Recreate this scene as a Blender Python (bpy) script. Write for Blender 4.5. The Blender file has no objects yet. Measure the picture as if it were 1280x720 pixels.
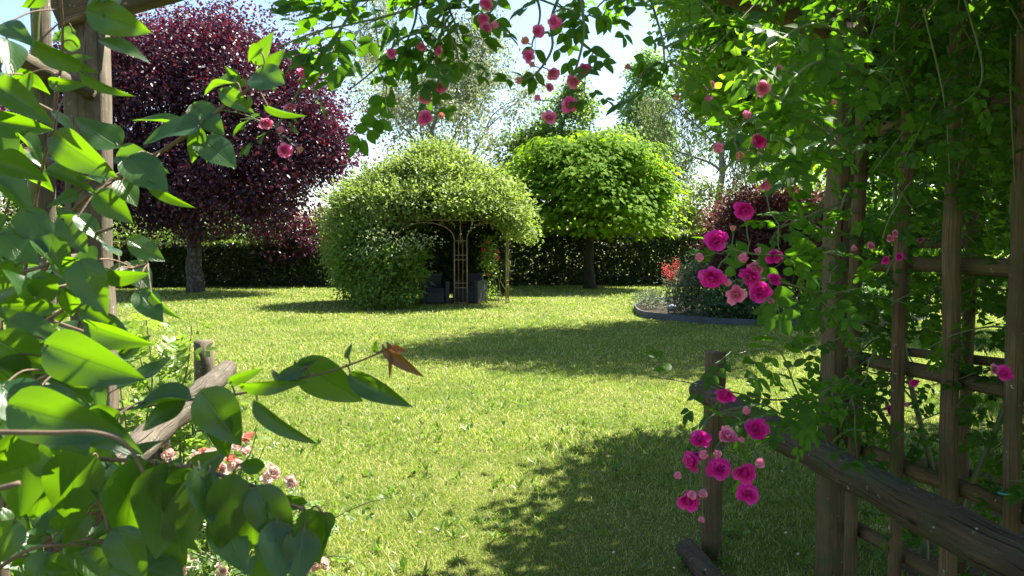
import bpy, math
import numpy as np
from mathutils import Vector, Matrix

R = math.radians
rng = np.random.default_rng(11)
sc = bpy.context.scene
COL = sc.collection

# ------------------------------------------------------------------ camera
EYE, FPX = 1.6, 1004.0
PITCH = math.atan(55 / FPX)
cam_data = bpy.data.cameras.new('camera')
cam = bpy.data.objects.new('camera', cam_data)
COL.objects.link(cam)
cam.location = (0, 0, EYE)
cam.rotation_euler = (math.pi / 2 - PITCH, 0, 0)
cam_data.sensor_width = 36
cam_data.lens = 36 * FPX / 1280
cam_data.clip_start = 0.05
cam_data.clip_end = 2000
cam_data.dof.use_dof = True
cam_data.dof.focus_distance = 4.5
cam_data.dof.aperture_fstop = 15
sc.camera = cam

# ------------------------------------------------------------------ light
SUN_AZ, SUN_EL = R(50), R(55)          # azimuth from +Y towards +X
world = bpy.data.worlds.new('World')
sc.world = world
world.use_nodes = True
wn = world.node_tree
bg = wn.nodes['Background']
sky = wn.nodes.new('ShaderNodeTexSky')
sky.sky_type = 'NISHITA'
sky.sun_disc = False
sky.sun_elevation = SUN_EL
sky.sun_rotation = SUN_AZ
sky.air_density = 1.0
sky.dust_density = 0.8
sky.ozone_density = 1.0
wn.links.new(sky.outputs[0], bg.inputs[0])
bg.inputs[1].default_value = 0.064
sun_data = bpy.data.lights.new('sun', 'SUN')
sun_data.energy = 5.0
sun_data.angle = R(0.5)
sun_data.color = (1.0, 0.95, 0.84)
sun = bpy.data.objects.new('sun', sun_data)
COL.objects.link(sun)
tosun = Vector((math.sin(SUN_AZ) * math.cos(SUN_EL), math.cos(SUN_AZ) * math.cos(SUN_EL), math.sin(SUN_EL)))
sun.rotation_euler = tosun.to_track_quat('Z', 'Y').to_euler()
sun.location = tosun * 60
sc.view_settings.view_transform = 'Standard'
sc.view_settings.look = 'None'
sc.view_settings.gamma = 1
sc.view_settings.exposure = 2.17
sc.cycles.max_bounces = 8
sc.cycles.diffuse_bounces = 4
sc.cycles.transmission_bounces = 6
sc.cycles.use_denoising = True

# ------------------------------------------------------------------ picture geometry -> world
def ray(px, py):
    x = (px - 640) / FPX
    y = (360 - py) / FPX
    c, s = math.cos(PITCH), math.sin(PITCH)
    return np.array([x, c + y * s, -s + y * c])

def at(px, py, Y):
    d = ray(px, py)
    return np.array([0, 0, EYE]) + d * (Y / d[1])

def gnd(px, py):
    d = ray(px, py)
    return np.array([0, 0, EYE]) + d * (EYE / -d[2])

def nz(v):
    v = np.asarray(v, float)
    return v / np.maximum(np.linalg.norm(v, axis=-1, keepdims=True), 1e-9)

# smooth lattice noise
_lat = np.random.default_rng(5).random((64, 64, 64))
def vnoise(p):
    p = np.asarray(p, float)
    i = np.floor(p).astype(int)
    f = p - i
    f = f * f * (3 - 2 * f)
    r = 0
    for dx in (0, 1):
        for dy in (0, 1):
            for dz in (0, 1):
                w = (f[..., 0] if dx else 1 - f[..., 0]) * (f[..., 1] if dy else 1 - f[..., 1]) * (f[..., 2] if dz else 1 - f[..., 2])
                r = r + w * _lat[(i[..., 0] + dx) % 64, (i[..., 1] + dy) % 64, (i[..., 2] + dz) % 64]
    return r

# ------------------------------------------------------------------ mesh builder
class MB:
    def __init__(self):
        self.v, self.l, self.t, self.uv, self.m, self.n = [], [], [], [], [], 0

    def add(self, verts, loops, totals, uvs=None, mat=0):
        verts = np.asarray(verts, float).reshape(-1, 3)
        loops = np.asarray(loops, np.int64)
        totals = np.asarray(totals, np.int64)
        self.v.append(verts)
        self.l.append(loops + self.n)
        self.t.append(totals)
        if uvs is None:
            uvs = np.zeros((len(verts), 2))
        self.uv.append(np.asarray(uvs, float)[loops])
        self.m.append(np.full(len(totals), mat, np.int64))
        self.n += len(verts)
        return self

    def faces(self, verts, faces, mat=0, uvs=None):
        return self.add(verts, np.concatenate([np.asarray(f) for f in faces]), [len(f) for f in faces], uvs, mat)

    def build(self, name, mats, parent=None, smooth=True):
        me = bpy.data.meshes.new(name)
        v = np.concatenate(self.v)
        l = np.concatenate(self.l)
        t = np.concatenate(self.t)
        me.vertices.add(len(v))
        me.vertices.foreach_set('co', v.astype(np.float32).ravel())
        me.loops.add(len(l))
        me.loops.foreach_set('vertex_index', l.astype(np.int32))
        me.polygons.add(len(t))
        me.polygons.foreach_set('loop_start', np.concatenate([[0], np.cumsum(t)[:-1]]).astype(np.int32))
        me.polygons.foreach_set('loop_total', t.astype(np.int32))
        if not isinstance(mats, (list, tuple)):
            mats = [mats]
        for m in mats:
            me.materials.append(m)
        me.polygons.foreach_set('material_index', np.concatenate(self.m).astype(np.int32))
        me.polygons.foreach_set('use_smooth', np.full(len(t), smooth))
        uvl = me.uv_layers.new(name='UVMap')
        uvl.data.foreach_set('uv', np.concatenate(self.uv).astype(np.float32).ravel())
        me.update(calc_edges=True)
        me.validate(clean_customdata=False)
        o = bpy.data.objects.new(name, me)
        COL.objects.link(o)
        if parent is not None:
            o.parent = parent
            # meshes are written in world coordinates: undo the parent's place
            o.matrix_parent_inverse = world_matrix(parent).inverted()
        return o

def world_matrix(o):
    m = Matrix.LocRotScale(o.location, o.rotation_euler, o.scale)
    if o.parent is not None:
        m = world_matrix(o.parent) @ o.matrix_parent_inverse @ m
    return m

def thing(name, label, cat, loc, group=None):
    o = bpy.data.objects.new(name, None)
    o.empty_display_size = 0.1
    COL.objects.link(o)
    o.location = tuple(float(c) for c in loc)
    tag(o, label, cat, group)
    return o

def tag(o, label, cat, group=None, kind=None):
    o['label'] = label
    o['category'] = cat
    if group:
        o['group'] = group
    if kind:
        o['kind'] = kind
    return o

SQ = [(-1, -.86), (-.86, -1), (.86, -1), (1, -.86), (1, .86), (.86, 1), (-.86, 1), (-1, .86)]
def circ(n):
    return [(math.cos(2 * math.pi * i / n), math.sin(2 * math.pi * i / n)) for i in range(n)]

def tube(mb, pts, rad, prof=6, rough=0.0, mat=0, ratio=1.0, cap=True, roll=0.0, seed=0.0):
    """Sweep a profile along pts; rad per point; ratio squeezes the second profile axis."""
    pts = np.asarray(pts, float)
    n = len(pts)
    rad = np.full(n, rad, float) if np.isscalar(rad) else np.asarray(rad, float)
    if len(rad) != n:
        rad = np.interp(np.linspace(0, 1, n), np.linspace(0, 1, len(rad)), rad)
    P = np.array(circ(prof) if isinstance(prof, int) else prof, float)
    if roll:
        c, s = math.cos(roll), math.sin(roll)
        P = P @ np.array([[c, s], [-s, c]])
    k = len(P)
    tang = nz(np.gradient(pts, axis=0))
    up = np.array([0, 0, 1.0]) if abs(tang[0][2]) < 0.9 else np.array([0, 1.0, 0])
    a = nz(np.cross(up, tang[0]))
    V, UV = [], []
    dist = np.concatenate([[0], np.cumsum(np.linalg.norm(np.diff(pts, axis=0), axis=1))])
    ang = np.linspace(0, 1, k, endpoint=False)
    for i in range(n):
        a = nz(a - tang[i] * np.dot(a, tang[i]))
        b = np.cross(tang[i], a)
        ring = P[:, :1] * a + P[:, 1:] * b * ratio
        r = rad[i]
        if rough:
            q = np.c_[P[:, 0] * 1.3 + seed, P[:, 1] * 1.3 + seed * .7, np.full(k, dist[i] * 3.1)]
            q2 = np.c_[P[:, 0] * 3.5 + seed, P[:, 1] * 3.5, np.full(k, dist[i] * 12)]
            r = r * (1 + rough * (vnoise(q) - .5) * 2 + rough * .5 * (vnoise(q2) - .5))
            ring = ring * r[:, None]
        else:
            ring = ring * r
        V.append(pts[i] + ring)
        UV.append(np.c_[ang * k * 0.1 if False else ang, np.full(k, dist[i])])
    V = np.concatenate(V)
    UV = np.concatenate(UV)
    F = []
    for i in range(n - 1):
        for j in range(k):
            j2 = (j + 1) % k
            F.append((i * k + j, i * k + j2, (i + 1) * k + j2, (i + 1) * k + j))
    if cap:
        F.append(tuple(range(k - 1, -1, -1)))
        F.append(tuple(range((n - 1) * k, n * k)))
    mb.faces(V, F, mat, UV)
    return mb

def curve(ctrl, n=16):
    """Catmull-Rom through the control points."""
    c = np.asarray(ctrl, float)
    if len(c) == 2:
        return c[0] + (c[1] - c[0]) * np.linspace(0, 1, n)[:, None]
    c = np.vstack([2 * c[0] - c[1], c, 2 * c[-1] - c[-2]])
    out = []
    segs = len(c) - 3
    per = max(2, n // segs)
    for i in range(segs):
        p0, p1, p2, p3 = c[i:i + 4]
        for t in np.linspace(0, 1, per, endpoint=False):
            out.append(.5 * ((2 * p1) + (-p0 + p2) * t + (2 * p0 - 5 * p1 + 4 * p2 - p3) * t * t + (-p0 + 3 * p1 - 3 * p2 + p3) * t ** 3))
    out.append(c[-2])
    return np.array(out)

# ------------------------------------------------------------------ leaves
def leaf_shape(width, nl=6, ns=2, fold=.25, curl=.2, wave=0.0, seed=0):
    s = np.linspace(-1, 1, 2 * ns + 1)
    V, UV = [], []
    for i in range(nl + 1):
        t = i / nl
        w = max(width(t), .004)
        for k in s:
            z = fold * abs(k) * w - curl * t * t + wave * math.sin(7 * t + 2.3 * seed + k * 2) * abs(k) * w
            V.append((k * w, t, z))
            UV.append((k * .5 + .5, t))
    m = len(s)
    F = [(i * m + j, i * m + j + 1, (i + 1) * m + j + 1, (i + 1) * m + j) for i in range(nl) for j in range(m - 1)]
    return np.array(V), F, np.array(UV)

def w_ovate(t):
    return .30 * math.sin(math.pi * min(1, t) ** .85) ** .8 if 0 < t < 1 else 0

def w_heart(t):      # broad near the base, drawn-out tip
    if t <= 0: return .06
    return .36 * max(0.0, math.sin(math.pi * min(1, t) ** .60)) ** .88 if t < 1 else 0.0

DIAMOND = (np.array([(0, 0, 0), (.30, .45, .07), (0, 1, -.05), (-.30, .45, .07)]), [(0, 1, 2), (0, 2, 3)], np.array([(.5, 0), (1, .5), (.5, 1), (0, .5)]))
NARROW = (np.array([(0, 0, 0), (.16, .4, .05), (0, 1, -.1), (-.16, .4, .05)]), [(0, 1, 2), (0, 2, 3)], DIAMOND[2])
LEAFLET = leaf_shape(w_ovate, 4, 1, .3, .12)
LILAC = [leaf_shape(w_heart, 13, 3, f, c, wv, i) for i, (f, c, wv) in enumerate([(.3, .22, .12), (.6, .38, .16), (.2, -.1, .15), (.95, .5, .08)])]
BROAD = leaf_shape(w_heart, 4, 1, .25, .3)

def compound(nleaf=7, seed=0):
    """A pinnate leaf of unit length: thin rachis plus leaflets."""
    r = np.random.default_rng(seed)
    mb = MB()
    tube(mb, [(0, 0, 0), (0, .35, .02), (0, .75, -.02)], [.008, .006, .004], 3, cap=False)
    pairs = (nleaf - 1) // 2
    V0, F0, U0 = LEAFLET
    def put(base, ang, size, tilt):
        c, s = math.cos(ang), math.sin(ang)
        v = V0 * size
        ct, st = math.cos(tilt), math.sin(tilt)
        v = np.c_[v[:, 0] * ct - v[:, 2] * st, v[:, 1], v[:, 0] * st + v[:, 2] * ct]
        v = np.c_[v[:, 0] * c + v[:, 1] * s, -v[:, 0] * s + v[:, 1] * c, v[:, 2]] + base
        mb.faces(v, F0, 0, U0)
    for p in range(pairs):
        y = .28 + .44 * p / max(1, pairs - 1) if pairs > 1 else .45
        for sgn in (-1, 1):
            put(np.array([0, y + r.uniform(-.02, .02), 0]), sgn * R(r.uniform(50, 68)), r.uniform(.3, .38), r.uniform(-.35, .35))
    put(np.array([0, .74, -.02]), r.uniform(-.2, .2), .40, r.uniform(-.3, .3))
    V = np.concatenate(mb.v); L = np.concatenate(mb.l); T = np.concatenate(mb.t); UV = np.zeros((len(V), 2)); UV[L] = np.concatenate(mb.uv)
    faces, k = [], 0
    for t in T:
        faces.append(tuple(L[k:k + t])); k += t
    return V, faces, UV
ROSE_LEAF = [compound(5, 1), compound(7, 2), compound(7, 3), compound(5, 4)]

def leaves(mb, tpl, pos, ydir, nrm, size, width=None, mat=0):
    V, F, UV = tpl
    pos = np.asarray(pos, float).reshape(-1, 3)
    N = len(pos)
    if N == 0:
        return mb
    y = nz(np.broadcast_to(ydir, (N, 3)))
    z = np.broadcast_to(nrm, (N, 3))
    z = z - y * np.sum(z * y, 1, keepdims=True)
    z = nz(z + 1e-6)
    x = np.cross(y, z)
    size = np.broadcast_to(np.asarray(size, float), (N,))
    w = size if width is None else size * np.broadcast_to(np.asarray(width, float), (N,))
    W = (pos[:, None, :] + V[None, :, 0:1] * (w[:, None, None] * x[:, None, :])
         + V[None, :, 1:2] * (size[:, None, None] * y[:, None, :]) + V[None, :, 2:3] * (w[:, None, None] * z[:, None, :]))
    k = len(V)
    lf = np.concatenate([np.asarray(f) for f in F])
    L = (lf[None, :] + (np.arange(N) * k)[:, None]).ravel()
    T = np.tile([len(f) for f in F], N)
    mb.add(W.reshape(-1, 3), L, T, np.tile(UV, (N, 1)), mat)
    return mb

def rnd_dirs(n):
    return nz(rng.normal(size=(n, 3)))

# ------------------------------------------------------------------ materials
def new_mat(name):
    m = bpy.data.materials.new(name)
    m.use_nodes = True
    nt = m.node_tree
    nt.nodes.clear()
    out = nt.nodes.new('ShaderNodeOutputMaterial')
    return m, nt, out

def N(nt, t, **kw):
    n = nt.nodes.new(t)
    for k, v in kw.items():
        setattr(n, k, v)
    return n

def ramp(nt, stops, fac):
    r = N(nt, 'ShaderNodeValToRGB')
    el = r.color_ramp.elements
    while len(el) < len(stops):
        el.new(.5)
    for e, (p, c) in zip(el, stops):
        e.position = p
        e.color = (*c, 1)
    nt.links.new(fac, r.inputs[0])
    return r.outputs[0]

def noise(nt, vec, scale, detail=3, rough=.55):
    n = N(nt, 'ShaderNodeTexNoise')
    n.inputs['Scale'].default_value = scale
    n.inputs['Detail'].default_value = detail
    n.inputs['Roughness'].default_value = rough
    if vec is not None:
        nt.links.new(vec, n.inputs['Vector'])
    return n.outputs['Fac']

def mixc(nt, a, b, fac, mode='MIX'):
    m = N(nt, 'ShaderNodeMix', data_type='RGBA', blend_type=mode)
    for sock, v in ((0, fac), (6, a), (7, b)):
        if isinstance(v, (int, float)):
            m.inputs[sock].default_value = v
        elif isinstance(v, tuple):
            m.inputs[sock].default_value = (*v, 1)
        else:
            nt.links.new(v, m.inputs[sock])
    return m.outputs[2]

def leaf_mat(name, cols, trans, tmix=.4, rough=.45, spec=.4, patch=None, under=None, veins=False, pscale=.6, tpatch=None):
    """Two-sided leaf: colour varies leaf by leaf; light passes through it in the trans colour."""
    m, nt, out = new_mat(name)
    g = N(nt, 'ShaderNodeNewGeometry')
    c = ramp(nt, [(i / max(1, len(cols) - 1), k) for i, k in enumerate(cols)], g.outputs['Random Per Island'])
    tcoord = N(nt, 'ShaderNodeTexCoord')
    tr = None
    if patch:
        nf = noise(nt, tcoord.outputs['Object'], pscale, 2)
        f = ramp(nt, [(.42, (0, 0, 0)), (.62, (1, 1, 1))], nf)
        c = mixc(nt, c, patch, f)
        if tpatch:
            tr = mixc(nt, trans, tpatch, f)
    uvo = tcoord.outputs['UV']
    bump = None
    if veins:
        sep = N(nt, 'ShaderNodeSeparateXYZ')
        nt.links.new(uvo, sep.inputs[0])
        ab = N(nt, 'ShaderNodeMath', operation='SUBTRACT'); nt.links.new(sep.outputs[0], ab.inputs[0]); ab.inputs[1].default_value = .5
        ab2 = N(nt, 'ShaderNodeMath', operation='ABSOLUTE'); nt.links.new(ab.outputs[0], ab2.inputs[0])
        # side veins run up and outwards
        q = N(nt, 'ShaderNodeMath', operation='MULTIPLY_ADD'); nt.links.new(ab2.outputs[0], q.inputs[0]); q.inputs[1].default_value = -.75
        nt.links.new(sep.outputs[1], q.inputs[2])
        q2 = N(nt, 'ShaderNodeMath', operation='MULTIPLY'); nt.links.new(q.outputs[0], q2.inputs[0]); q2.inputs[1].default_value = 8.0
        fr = N(nt, 'ShaderNodeMath', operation='PINGPONG'); nt.links.new(q2.outputs[0], fr.inputs[0]); fr.inputs[1].default_value = .5
        lat = ramp(nt, [(0, (1, 1, 1)), (.10, (0, 0, 0))], fr.outputs[0])
        mid = ramp(nt, [(0, (1, 1, 1)), (.035, (0, 0, 0))], ab2.outputs[0])
        mx = mixc(nt, mid, lat, .2, 'ADD')
        vcol = mixc(nt, c, (.08, .14, .035), .6)
        c = mixc(nt, c, vcol, mx)
        sp = noise(nt, tcoord.outputs['Object'], 160, 2, .5)
        c = mixc(nt, c, (.10, .07, .03), ramp(nt, [(.74, (0, 0, 0)), (.79, (.8, .8, .8))], sp))
        c = mixc(nt, c, (.06, .10, .012), ramp(nt, [(.45, (0, 0, 0)), (.75, (.7, .7, .7))], noise(nt, tcoord.outputs['Object'], 14, 3)))
        bump = N(nt, 'ShaderNodeBump')
        bump.inputs['Strength'].default_value = .35
        bump.inputs['Distance'].default_value = .002
        inv = N(nt, 'ShaderNodeInvert'); nt.links.new(mx, inv.inputs['Color'])
        nt.links.new(inv.outputs[0], bump.inputs['Height'])
    nf2 = noise(nt, tcoord.outputs['Object'], 40, 2)
    c = mixc(nt, c, mixc(nt, (.55, .55, .45), (1.2, 1.2, 1.1), nf2), .5, 'MULTIPLY')
    if under:
        c = mixc(nt, c, under, g.outputs['Backfacing'])
    p = N(nt, 'ShaderNodeBsdfPrincipled')
    nt.links.new(c, p.inputs['Base Color'])
    p.inputs['Roughness'].default_value = rough
    p.inputs['Specular IOR Level'].default_value = spec
    t = N(nt, 'ShaderNodeBsdfTranslucent')
    if tr is not None:
        nt.links.new(tr, t.inputs[0])
    elif veins:
        nt.links.new(mixc(nt, trans, tuple(k * .6 for k in trans), mx), t.inputs[0])
    else:
        t.inputs[0].default_value = (*trans, 1)
    if bump:
        nt.links.new(bump.outputs[0], p.inputs['Normal'])
    ms = N(nt, 'ShaderNodeMixShader')
    ms.inputs[0].default_value = tmix
    nt.links.new(p.outputs[0], ms.inputs[1])
    nt.links.new(t.outputs[0], ms.inputs[2])
    nt.links.new(ms.outputs[0], out.inputs[0])
    return m

def wood_mat(name, light, dark, moss=None, lich=.0, scale=1.0, bump=.5):
    m, nt, out = new_mat(name)
    tc = N(nt, 'ShaderNodeTexCoord')
    mp = N(nt, 'ShaderNodeMapping')
    mp.inputs['Scale'].default_value = (9 * scale, 1.6 * scale, 1)
    nt.links.new(tc.outputs['UV'], mp.inputs[0])
    f1 = noise(nt, mp.outputs[0], 3, 6, .65)
    f2 = noise(nt, tc.outputs['Object'], 5, 4)
    f3 = noise(nt, tc.outputs['Object'], 42, 4, .7)
    c = ramp(nt, [(.28, dark), (.7, light)], f1)
    c = mixc(nt, c, tuple(k * .45 for k in light), ramp(nt, [(.45, (0, 0, 0)), (.68, (1, 1, 1))], f2))
    mp2 = N(nt, 'ShaderNodeMapping')
    mp2.inputs['Scale'].default_value = (26 * scale, .9 * scale, 1)
    nt.links.new(tc.outputs['UV'], mp2.inputs[0])
    crack = ramp(nt, [(.60, (0, 0, 0)), (.66, (1, 1, 1))], noise(nt, mp2.outputs[0], 2.2, 3, .6))
    c = mixc(nt, c, tuple(k * .28 for k in dark), crack)
    vor = N(nt, 'ShaderNodeTexVoronoi')
    vor.inputs['Scale'].default_value = 1.0
    mp3 = N(nt, 'ShaderNodeMapping')
    mp3.inputs['Scale'].default_value = (5, 3.2, 1)
    nt.links.new(tc.outputs['UV'], mp3.inputs[0])
    nt.links.new(mp3.outputs[0], vor.inputs['Vector'])
    c = mixc(nt, c, tuple(k * .4 for k in dark), ramp(nt, [(.05, (1, 1, 1)), (.12, (0, 0, 0))], vor.outputs['Distance']))
    if moss:
        c = mixc(nt, c, moss, ramp(nt, [(.5, (0, 0, 0)), (.66, (1, 1, 1))], noise(nt, tc.outputs['Object'], 9, 4)))
    if lich:
        c = mixc(nt, c, (.5, .5, .44), ramp(nt, [(.70 - lich * .1, (0, 0, 0)), (.73, (1, 1, 1))], f3))
    p = N(nt, 'ShaderNodeBsdfPrincipled')
    nt.links.new(c, p.inputs['Base Color'])
    p.inputs['Roughness'].default_value = .85
    p.inputs['Specular IOR Level'].default_value = .25
    b = N(nt, 'ShaderNodeBump')
    b.inputs['Strength'].default_value = bump
    b.inputs['Distance'].default_value = .01
    hh = N(nt, 'ShaderNodeMath', operation='SUBTRACT'); nt.links.new(f1, hh.inputs[0]); nt.links.new(crack, hh.inputs[1])
    nt.links.new(hh.outputs[0], b.inputs['Height'])
    b2 = N(nt, 'ShaderNodeBump')
    b2.inputs['Strength'].default_value = bump * .6
    b2.inputs['Distance'].default_value = .006
    nt.links.new(f3, b2.inputs['Height'])
    nt.links.new(b.outputs[0], b2.inputs['Normal'])
    nt.links.new(b2.outputs[0], p.inputs['Normal'])
    nt.links.new(p.outputs[0], out.inputs[0])
    return m

def plain_mat(name, a, b, scale=8, rough=.6, metal=0.0, bump=.2):
    m, nt, out = new_mat(name)
    tc = N(nt, 'ShaderNodeTexCoord')
    f = noise(nt, tc.outputs['Object'], scale, 5, .6)
    p = N(nt, 'ShaderNodeBsdfPrincipled')
    nt.links.new(ramp(nt, [(.35, a), (.65, b)], f), p.inputs['Base Color'])
    p.inputs['Roughness'].default_value = rough
    p.inputs['Metallic'].default_value = metal
    if rough > .9: p.inputs['Specular IOR Level'].default_value = .1
    bn = N(nt, 'ShaderNodeBump')
    bn.inputs['Strength'].default_value = bump
    bn.inputs['Distance'].default_value = .01
    nt.links.new(f, bn.inputs['Height'])
    nt.links.new(bn.outputs[0], p.inputs['Normal'])
    nt.links.new(p.outputs[0], out.inputs[0])
    return m

M = {}
M['plum'] = leaf_mat('plum_leaf', [(.030, .019, .042), (.048, .025, .055), (.068, .025, .050), (.11, .026, .035)], (.12, .014, .038), .28, .42, .4, patch=(.04, .018, .04), pscale=.35)
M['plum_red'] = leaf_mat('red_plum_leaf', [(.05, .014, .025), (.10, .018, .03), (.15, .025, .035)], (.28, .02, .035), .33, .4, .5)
M['vine'] = leaf_mat('vine_leaf', [(.11, .165, .032), (.18, .24, .065), (.31, .37, .16)], (.32, .44, .07), .4, .5, .25, patch=(.13, .20, .035), pscale=.9)
M['vine_dark'] = leaf_mat('dark_vine_leaf', [(.06, .12, .016), (.10, .175, .025), (.16, .23, .04)], (.24, .42, .03), .40)
M['vine_pale'] = leaf_mat('variegated_leaf', [(.16, .22, .08), (.27, .32, .15), (.38, .42, .24)], (.35, .4, .2), .3)
M['catalpa'] = leaf_mat('catalpa_leaf', [(.065, .14, .010), (.105, .195, .014), (.17, .26, .025)], (.32, .54, .010), .42, .8, .08)
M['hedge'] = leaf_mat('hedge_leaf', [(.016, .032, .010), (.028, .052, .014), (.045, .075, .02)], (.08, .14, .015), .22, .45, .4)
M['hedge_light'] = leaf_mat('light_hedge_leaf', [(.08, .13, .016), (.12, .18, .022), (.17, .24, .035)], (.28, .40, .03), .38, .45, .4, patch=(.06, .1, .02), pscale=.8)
M['far_green'] = leaf_mat('far_green_leaf', [(.07, .13, .025), (.11, .18, .035), (.15, .23, .06)], (.25, .40, .06), .45)
M['poplar'] = leaf_mat('poplar_leaf', [(.11, .19, .07), (.17, .26, .10), (.24, .33, .15)], (.32, .52, .14), .5)
M['airy'] = leaf_mat('airy_leaf', [(.12, .15, .085), (.17, .20, .12), (.24, .27, .17)], (.28, .34, .15), .45)
M['birch'] = leaf_mat('birch_leaf', [(.05, .075, .035), (.08, .11, .05), (.12, .15, .075)], (.18, .26, .07), .38)
M['shade_green'] = leaf_mat('shade_tree_leaf', [(.05, .11, .012), (.08, .16, .018), (.13, .22, .028)], (.32, .56, .02), .5, .4, .4)
M['smoke'] = leaf_mat('smoke_bush_leaf', [(.045, .018, .022), (.07, .028, .03), (.11, .045, .042)], (.2, .045, .045), .3, .6, .3)
M['smoke_plume'] = leaf_mat('smoke_bush_plume', [(.26, .10, .09), (.34, .14, .12), (.42, .20, .17)], (.40, .13, .11), .45, .8, .1)
M['rose'] = leaf_mat('rose_leaf', [(.022, .062, .012), (.036, .088, .016), (.06, .12, .022)], (.17, .40, .010), .40, .5, .12)
M['rose_low'] = leaf_mat('low_rose_leaf', [(.06, .12, .025), (.10, .17, .035), (.16, .24, .06)], (.25, .42, .04), .4, .4, .45)
M['lilac'] = leaf_mat('lilac_leaf', [(.009, .034, .014), (.014, .046, .015), (.024, .066, .016)], (.26, .56, .004), .29, .33, .5, under=(.03, .07, .022), veins=True)
M['young'] = leaf_mat('young_leaf', [(.14, .05, .03), (.10, .07, .03), (.19, .08, .02)], (.5, .16, .03), .4, .35, .5, veins=True)
M['sapling'] = leaf_mat('sapling_leaf', [(.09, .16, .025), (.13, .21, .03), (.18, .27, .05)], (.30, .48, .04), .42)
M['lavender'] = leaf_mat('lavender_leaf', [(.06, .09, .05), (.09, .12, .07), (.13, .16, .10)], (.15, .2, .1), .3)
M['bed_green'] = leaf_mat('bed_plant_leaf', [(.03, .075, .035), (.05, .11, .05), (.08, .15, .08)], (.12, .26, .06), .35)
M['coral'] = leaf_mat('coral_petal', [(.55, .05, .06), (.65, .09, .08), (.7, .16, .14)], (.7, .12, .1), .35, .6, .2)
M['pink'] = leaf_mat('pink_petal', [(.80, .014, .40), (.86, .04, .50), (.88, .16, .62)], (.95, .07, .56), .42, .55, .2)
M['pale_pink'] = leaf_mat('pale_pink_petal', [(.82, .16, .40), (.85, .28, .5), (.87, .42, .58)], (.9, .3, .5), .38, .55, .2)
M['backlit_pink'] = leaf_mat('backlit_pink_petal', [(.84, .07, .38), (.88, .20, .52), (.90, .46, .64)], (.95, .28, .58), .48, .55, .2)  # lighter pink for the top blooms: their backlight is put into the colour
M['cream'] = leaf_mat('cream_petal', [(.80, .64, .58), (.82, .56, .52), (.84, .76, .70)], (.85, .6, .54), .35, .55, .2)
M['salmon'] = leaf_mat('salmon_petal', [(.72, .26, .2), (.76, .38, .3), (.8, .5, .42)], (.75, .25, .18), .35, .55, .2)
M['stamen'] = leaf_mat('rose_stamen', [(.55, .38, .05), (.65, .48, .10)], (.6, .4, .05), .2)
M['calyx'] = leaf_mat('rose_calyx', [(.07, .14, .03), (.11, .17, .04)], (.2, .35, .04), .25)
M['stem'] = plain_mat('green_stem', (.07, .12, .025), (.11, .12, .04), 30, .5)
M['twig'] = plain_mat('brown_twig', (.09, .05, .03), (.17, .11, .06), 30, .7)
M['pale_twig'] = plain_mat('pale_twig', (.09, .055, .035), (.15, .10, .06), 30, .7)
M['bark'] = wood_mat('bark_dark', (.055, .045, .033), (.018, .014, .011), moss=(.03, .036, .018), bump=1.0)
M['bark_lichen'] = wood_mat('bark_lichen', (.10, .085, .07), (.03, .026, .022), moss=(.17, .155, .12), lich=.3, bump=1.0)
M['bark_pale'] = wood_mat('bark_pale', (.36, .34, .30), (.16, .14, .12), bump=.4)
M['timber'] = wood_mat('weathered_timber', (.19, .15, .105), (.065, .05, .034), moss=(.075, .066, .042), lich=.6)
M['timber_dark'] = wood_mat('weathered_dark_timber', (.20, .135, .07), (.065, .042, .022), moss=(.085, .08, .035), lich=.35)
M['log'] = wood_mat('log_wood', (.105, .07, .04), (.022, .017, .012), moss=(.05, .055, .025), lich=.5, bump=1.0)
M['log_grey'] = wood_mat('log_grey_wood', (.16, .13, .095), (.045, .036, .026), moss=(.075, .066, .042), lich=.5, bump=.8)
M['iron'] = plain_mat('rusted_iron', (.16, .10, .055), (.24, .165, .10), 25, .6, .3)
M['rattan'] = plain_mat('dark_rattan', (.012, .014, .02), (.024, .026, .035), 60, .6, 0, .6)
M['cushion'] = plain_mat('navy_cushion', (.016, .02, .035), (.024, .03, .05), 40, .9)
M['edging'] = plain_mat('slate_edging', (.035, .045, .06), (.06, .072, .09), 6, .7)
M['stone'] = plain_mat('blue_stone', (.12, .16, .24), (.28, .33, .42), 12, .3)
M['bare_soil'] = plain_mat('bare_soil', (.05, .036, .022), (.11, .078, .048), 14, .95, 0, .9)
M['roof'] = plain_mat('roof_tiles', (.38, .33, .28), (.46, .40, .34), 3, .9)
M['render'] = plain_mat('house_wall', (.6, .57, .5), (.66, .63, .57), 2, .9)
M['glass_dark'] = plain_mat('window_glass', (.03, .035, .04), (.05, .055, .06), 2, .1)
M['twine'] = plain_mat('green_twine', (.02, .3, .2), (.03, .36, .25), 60, .5)

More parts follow.
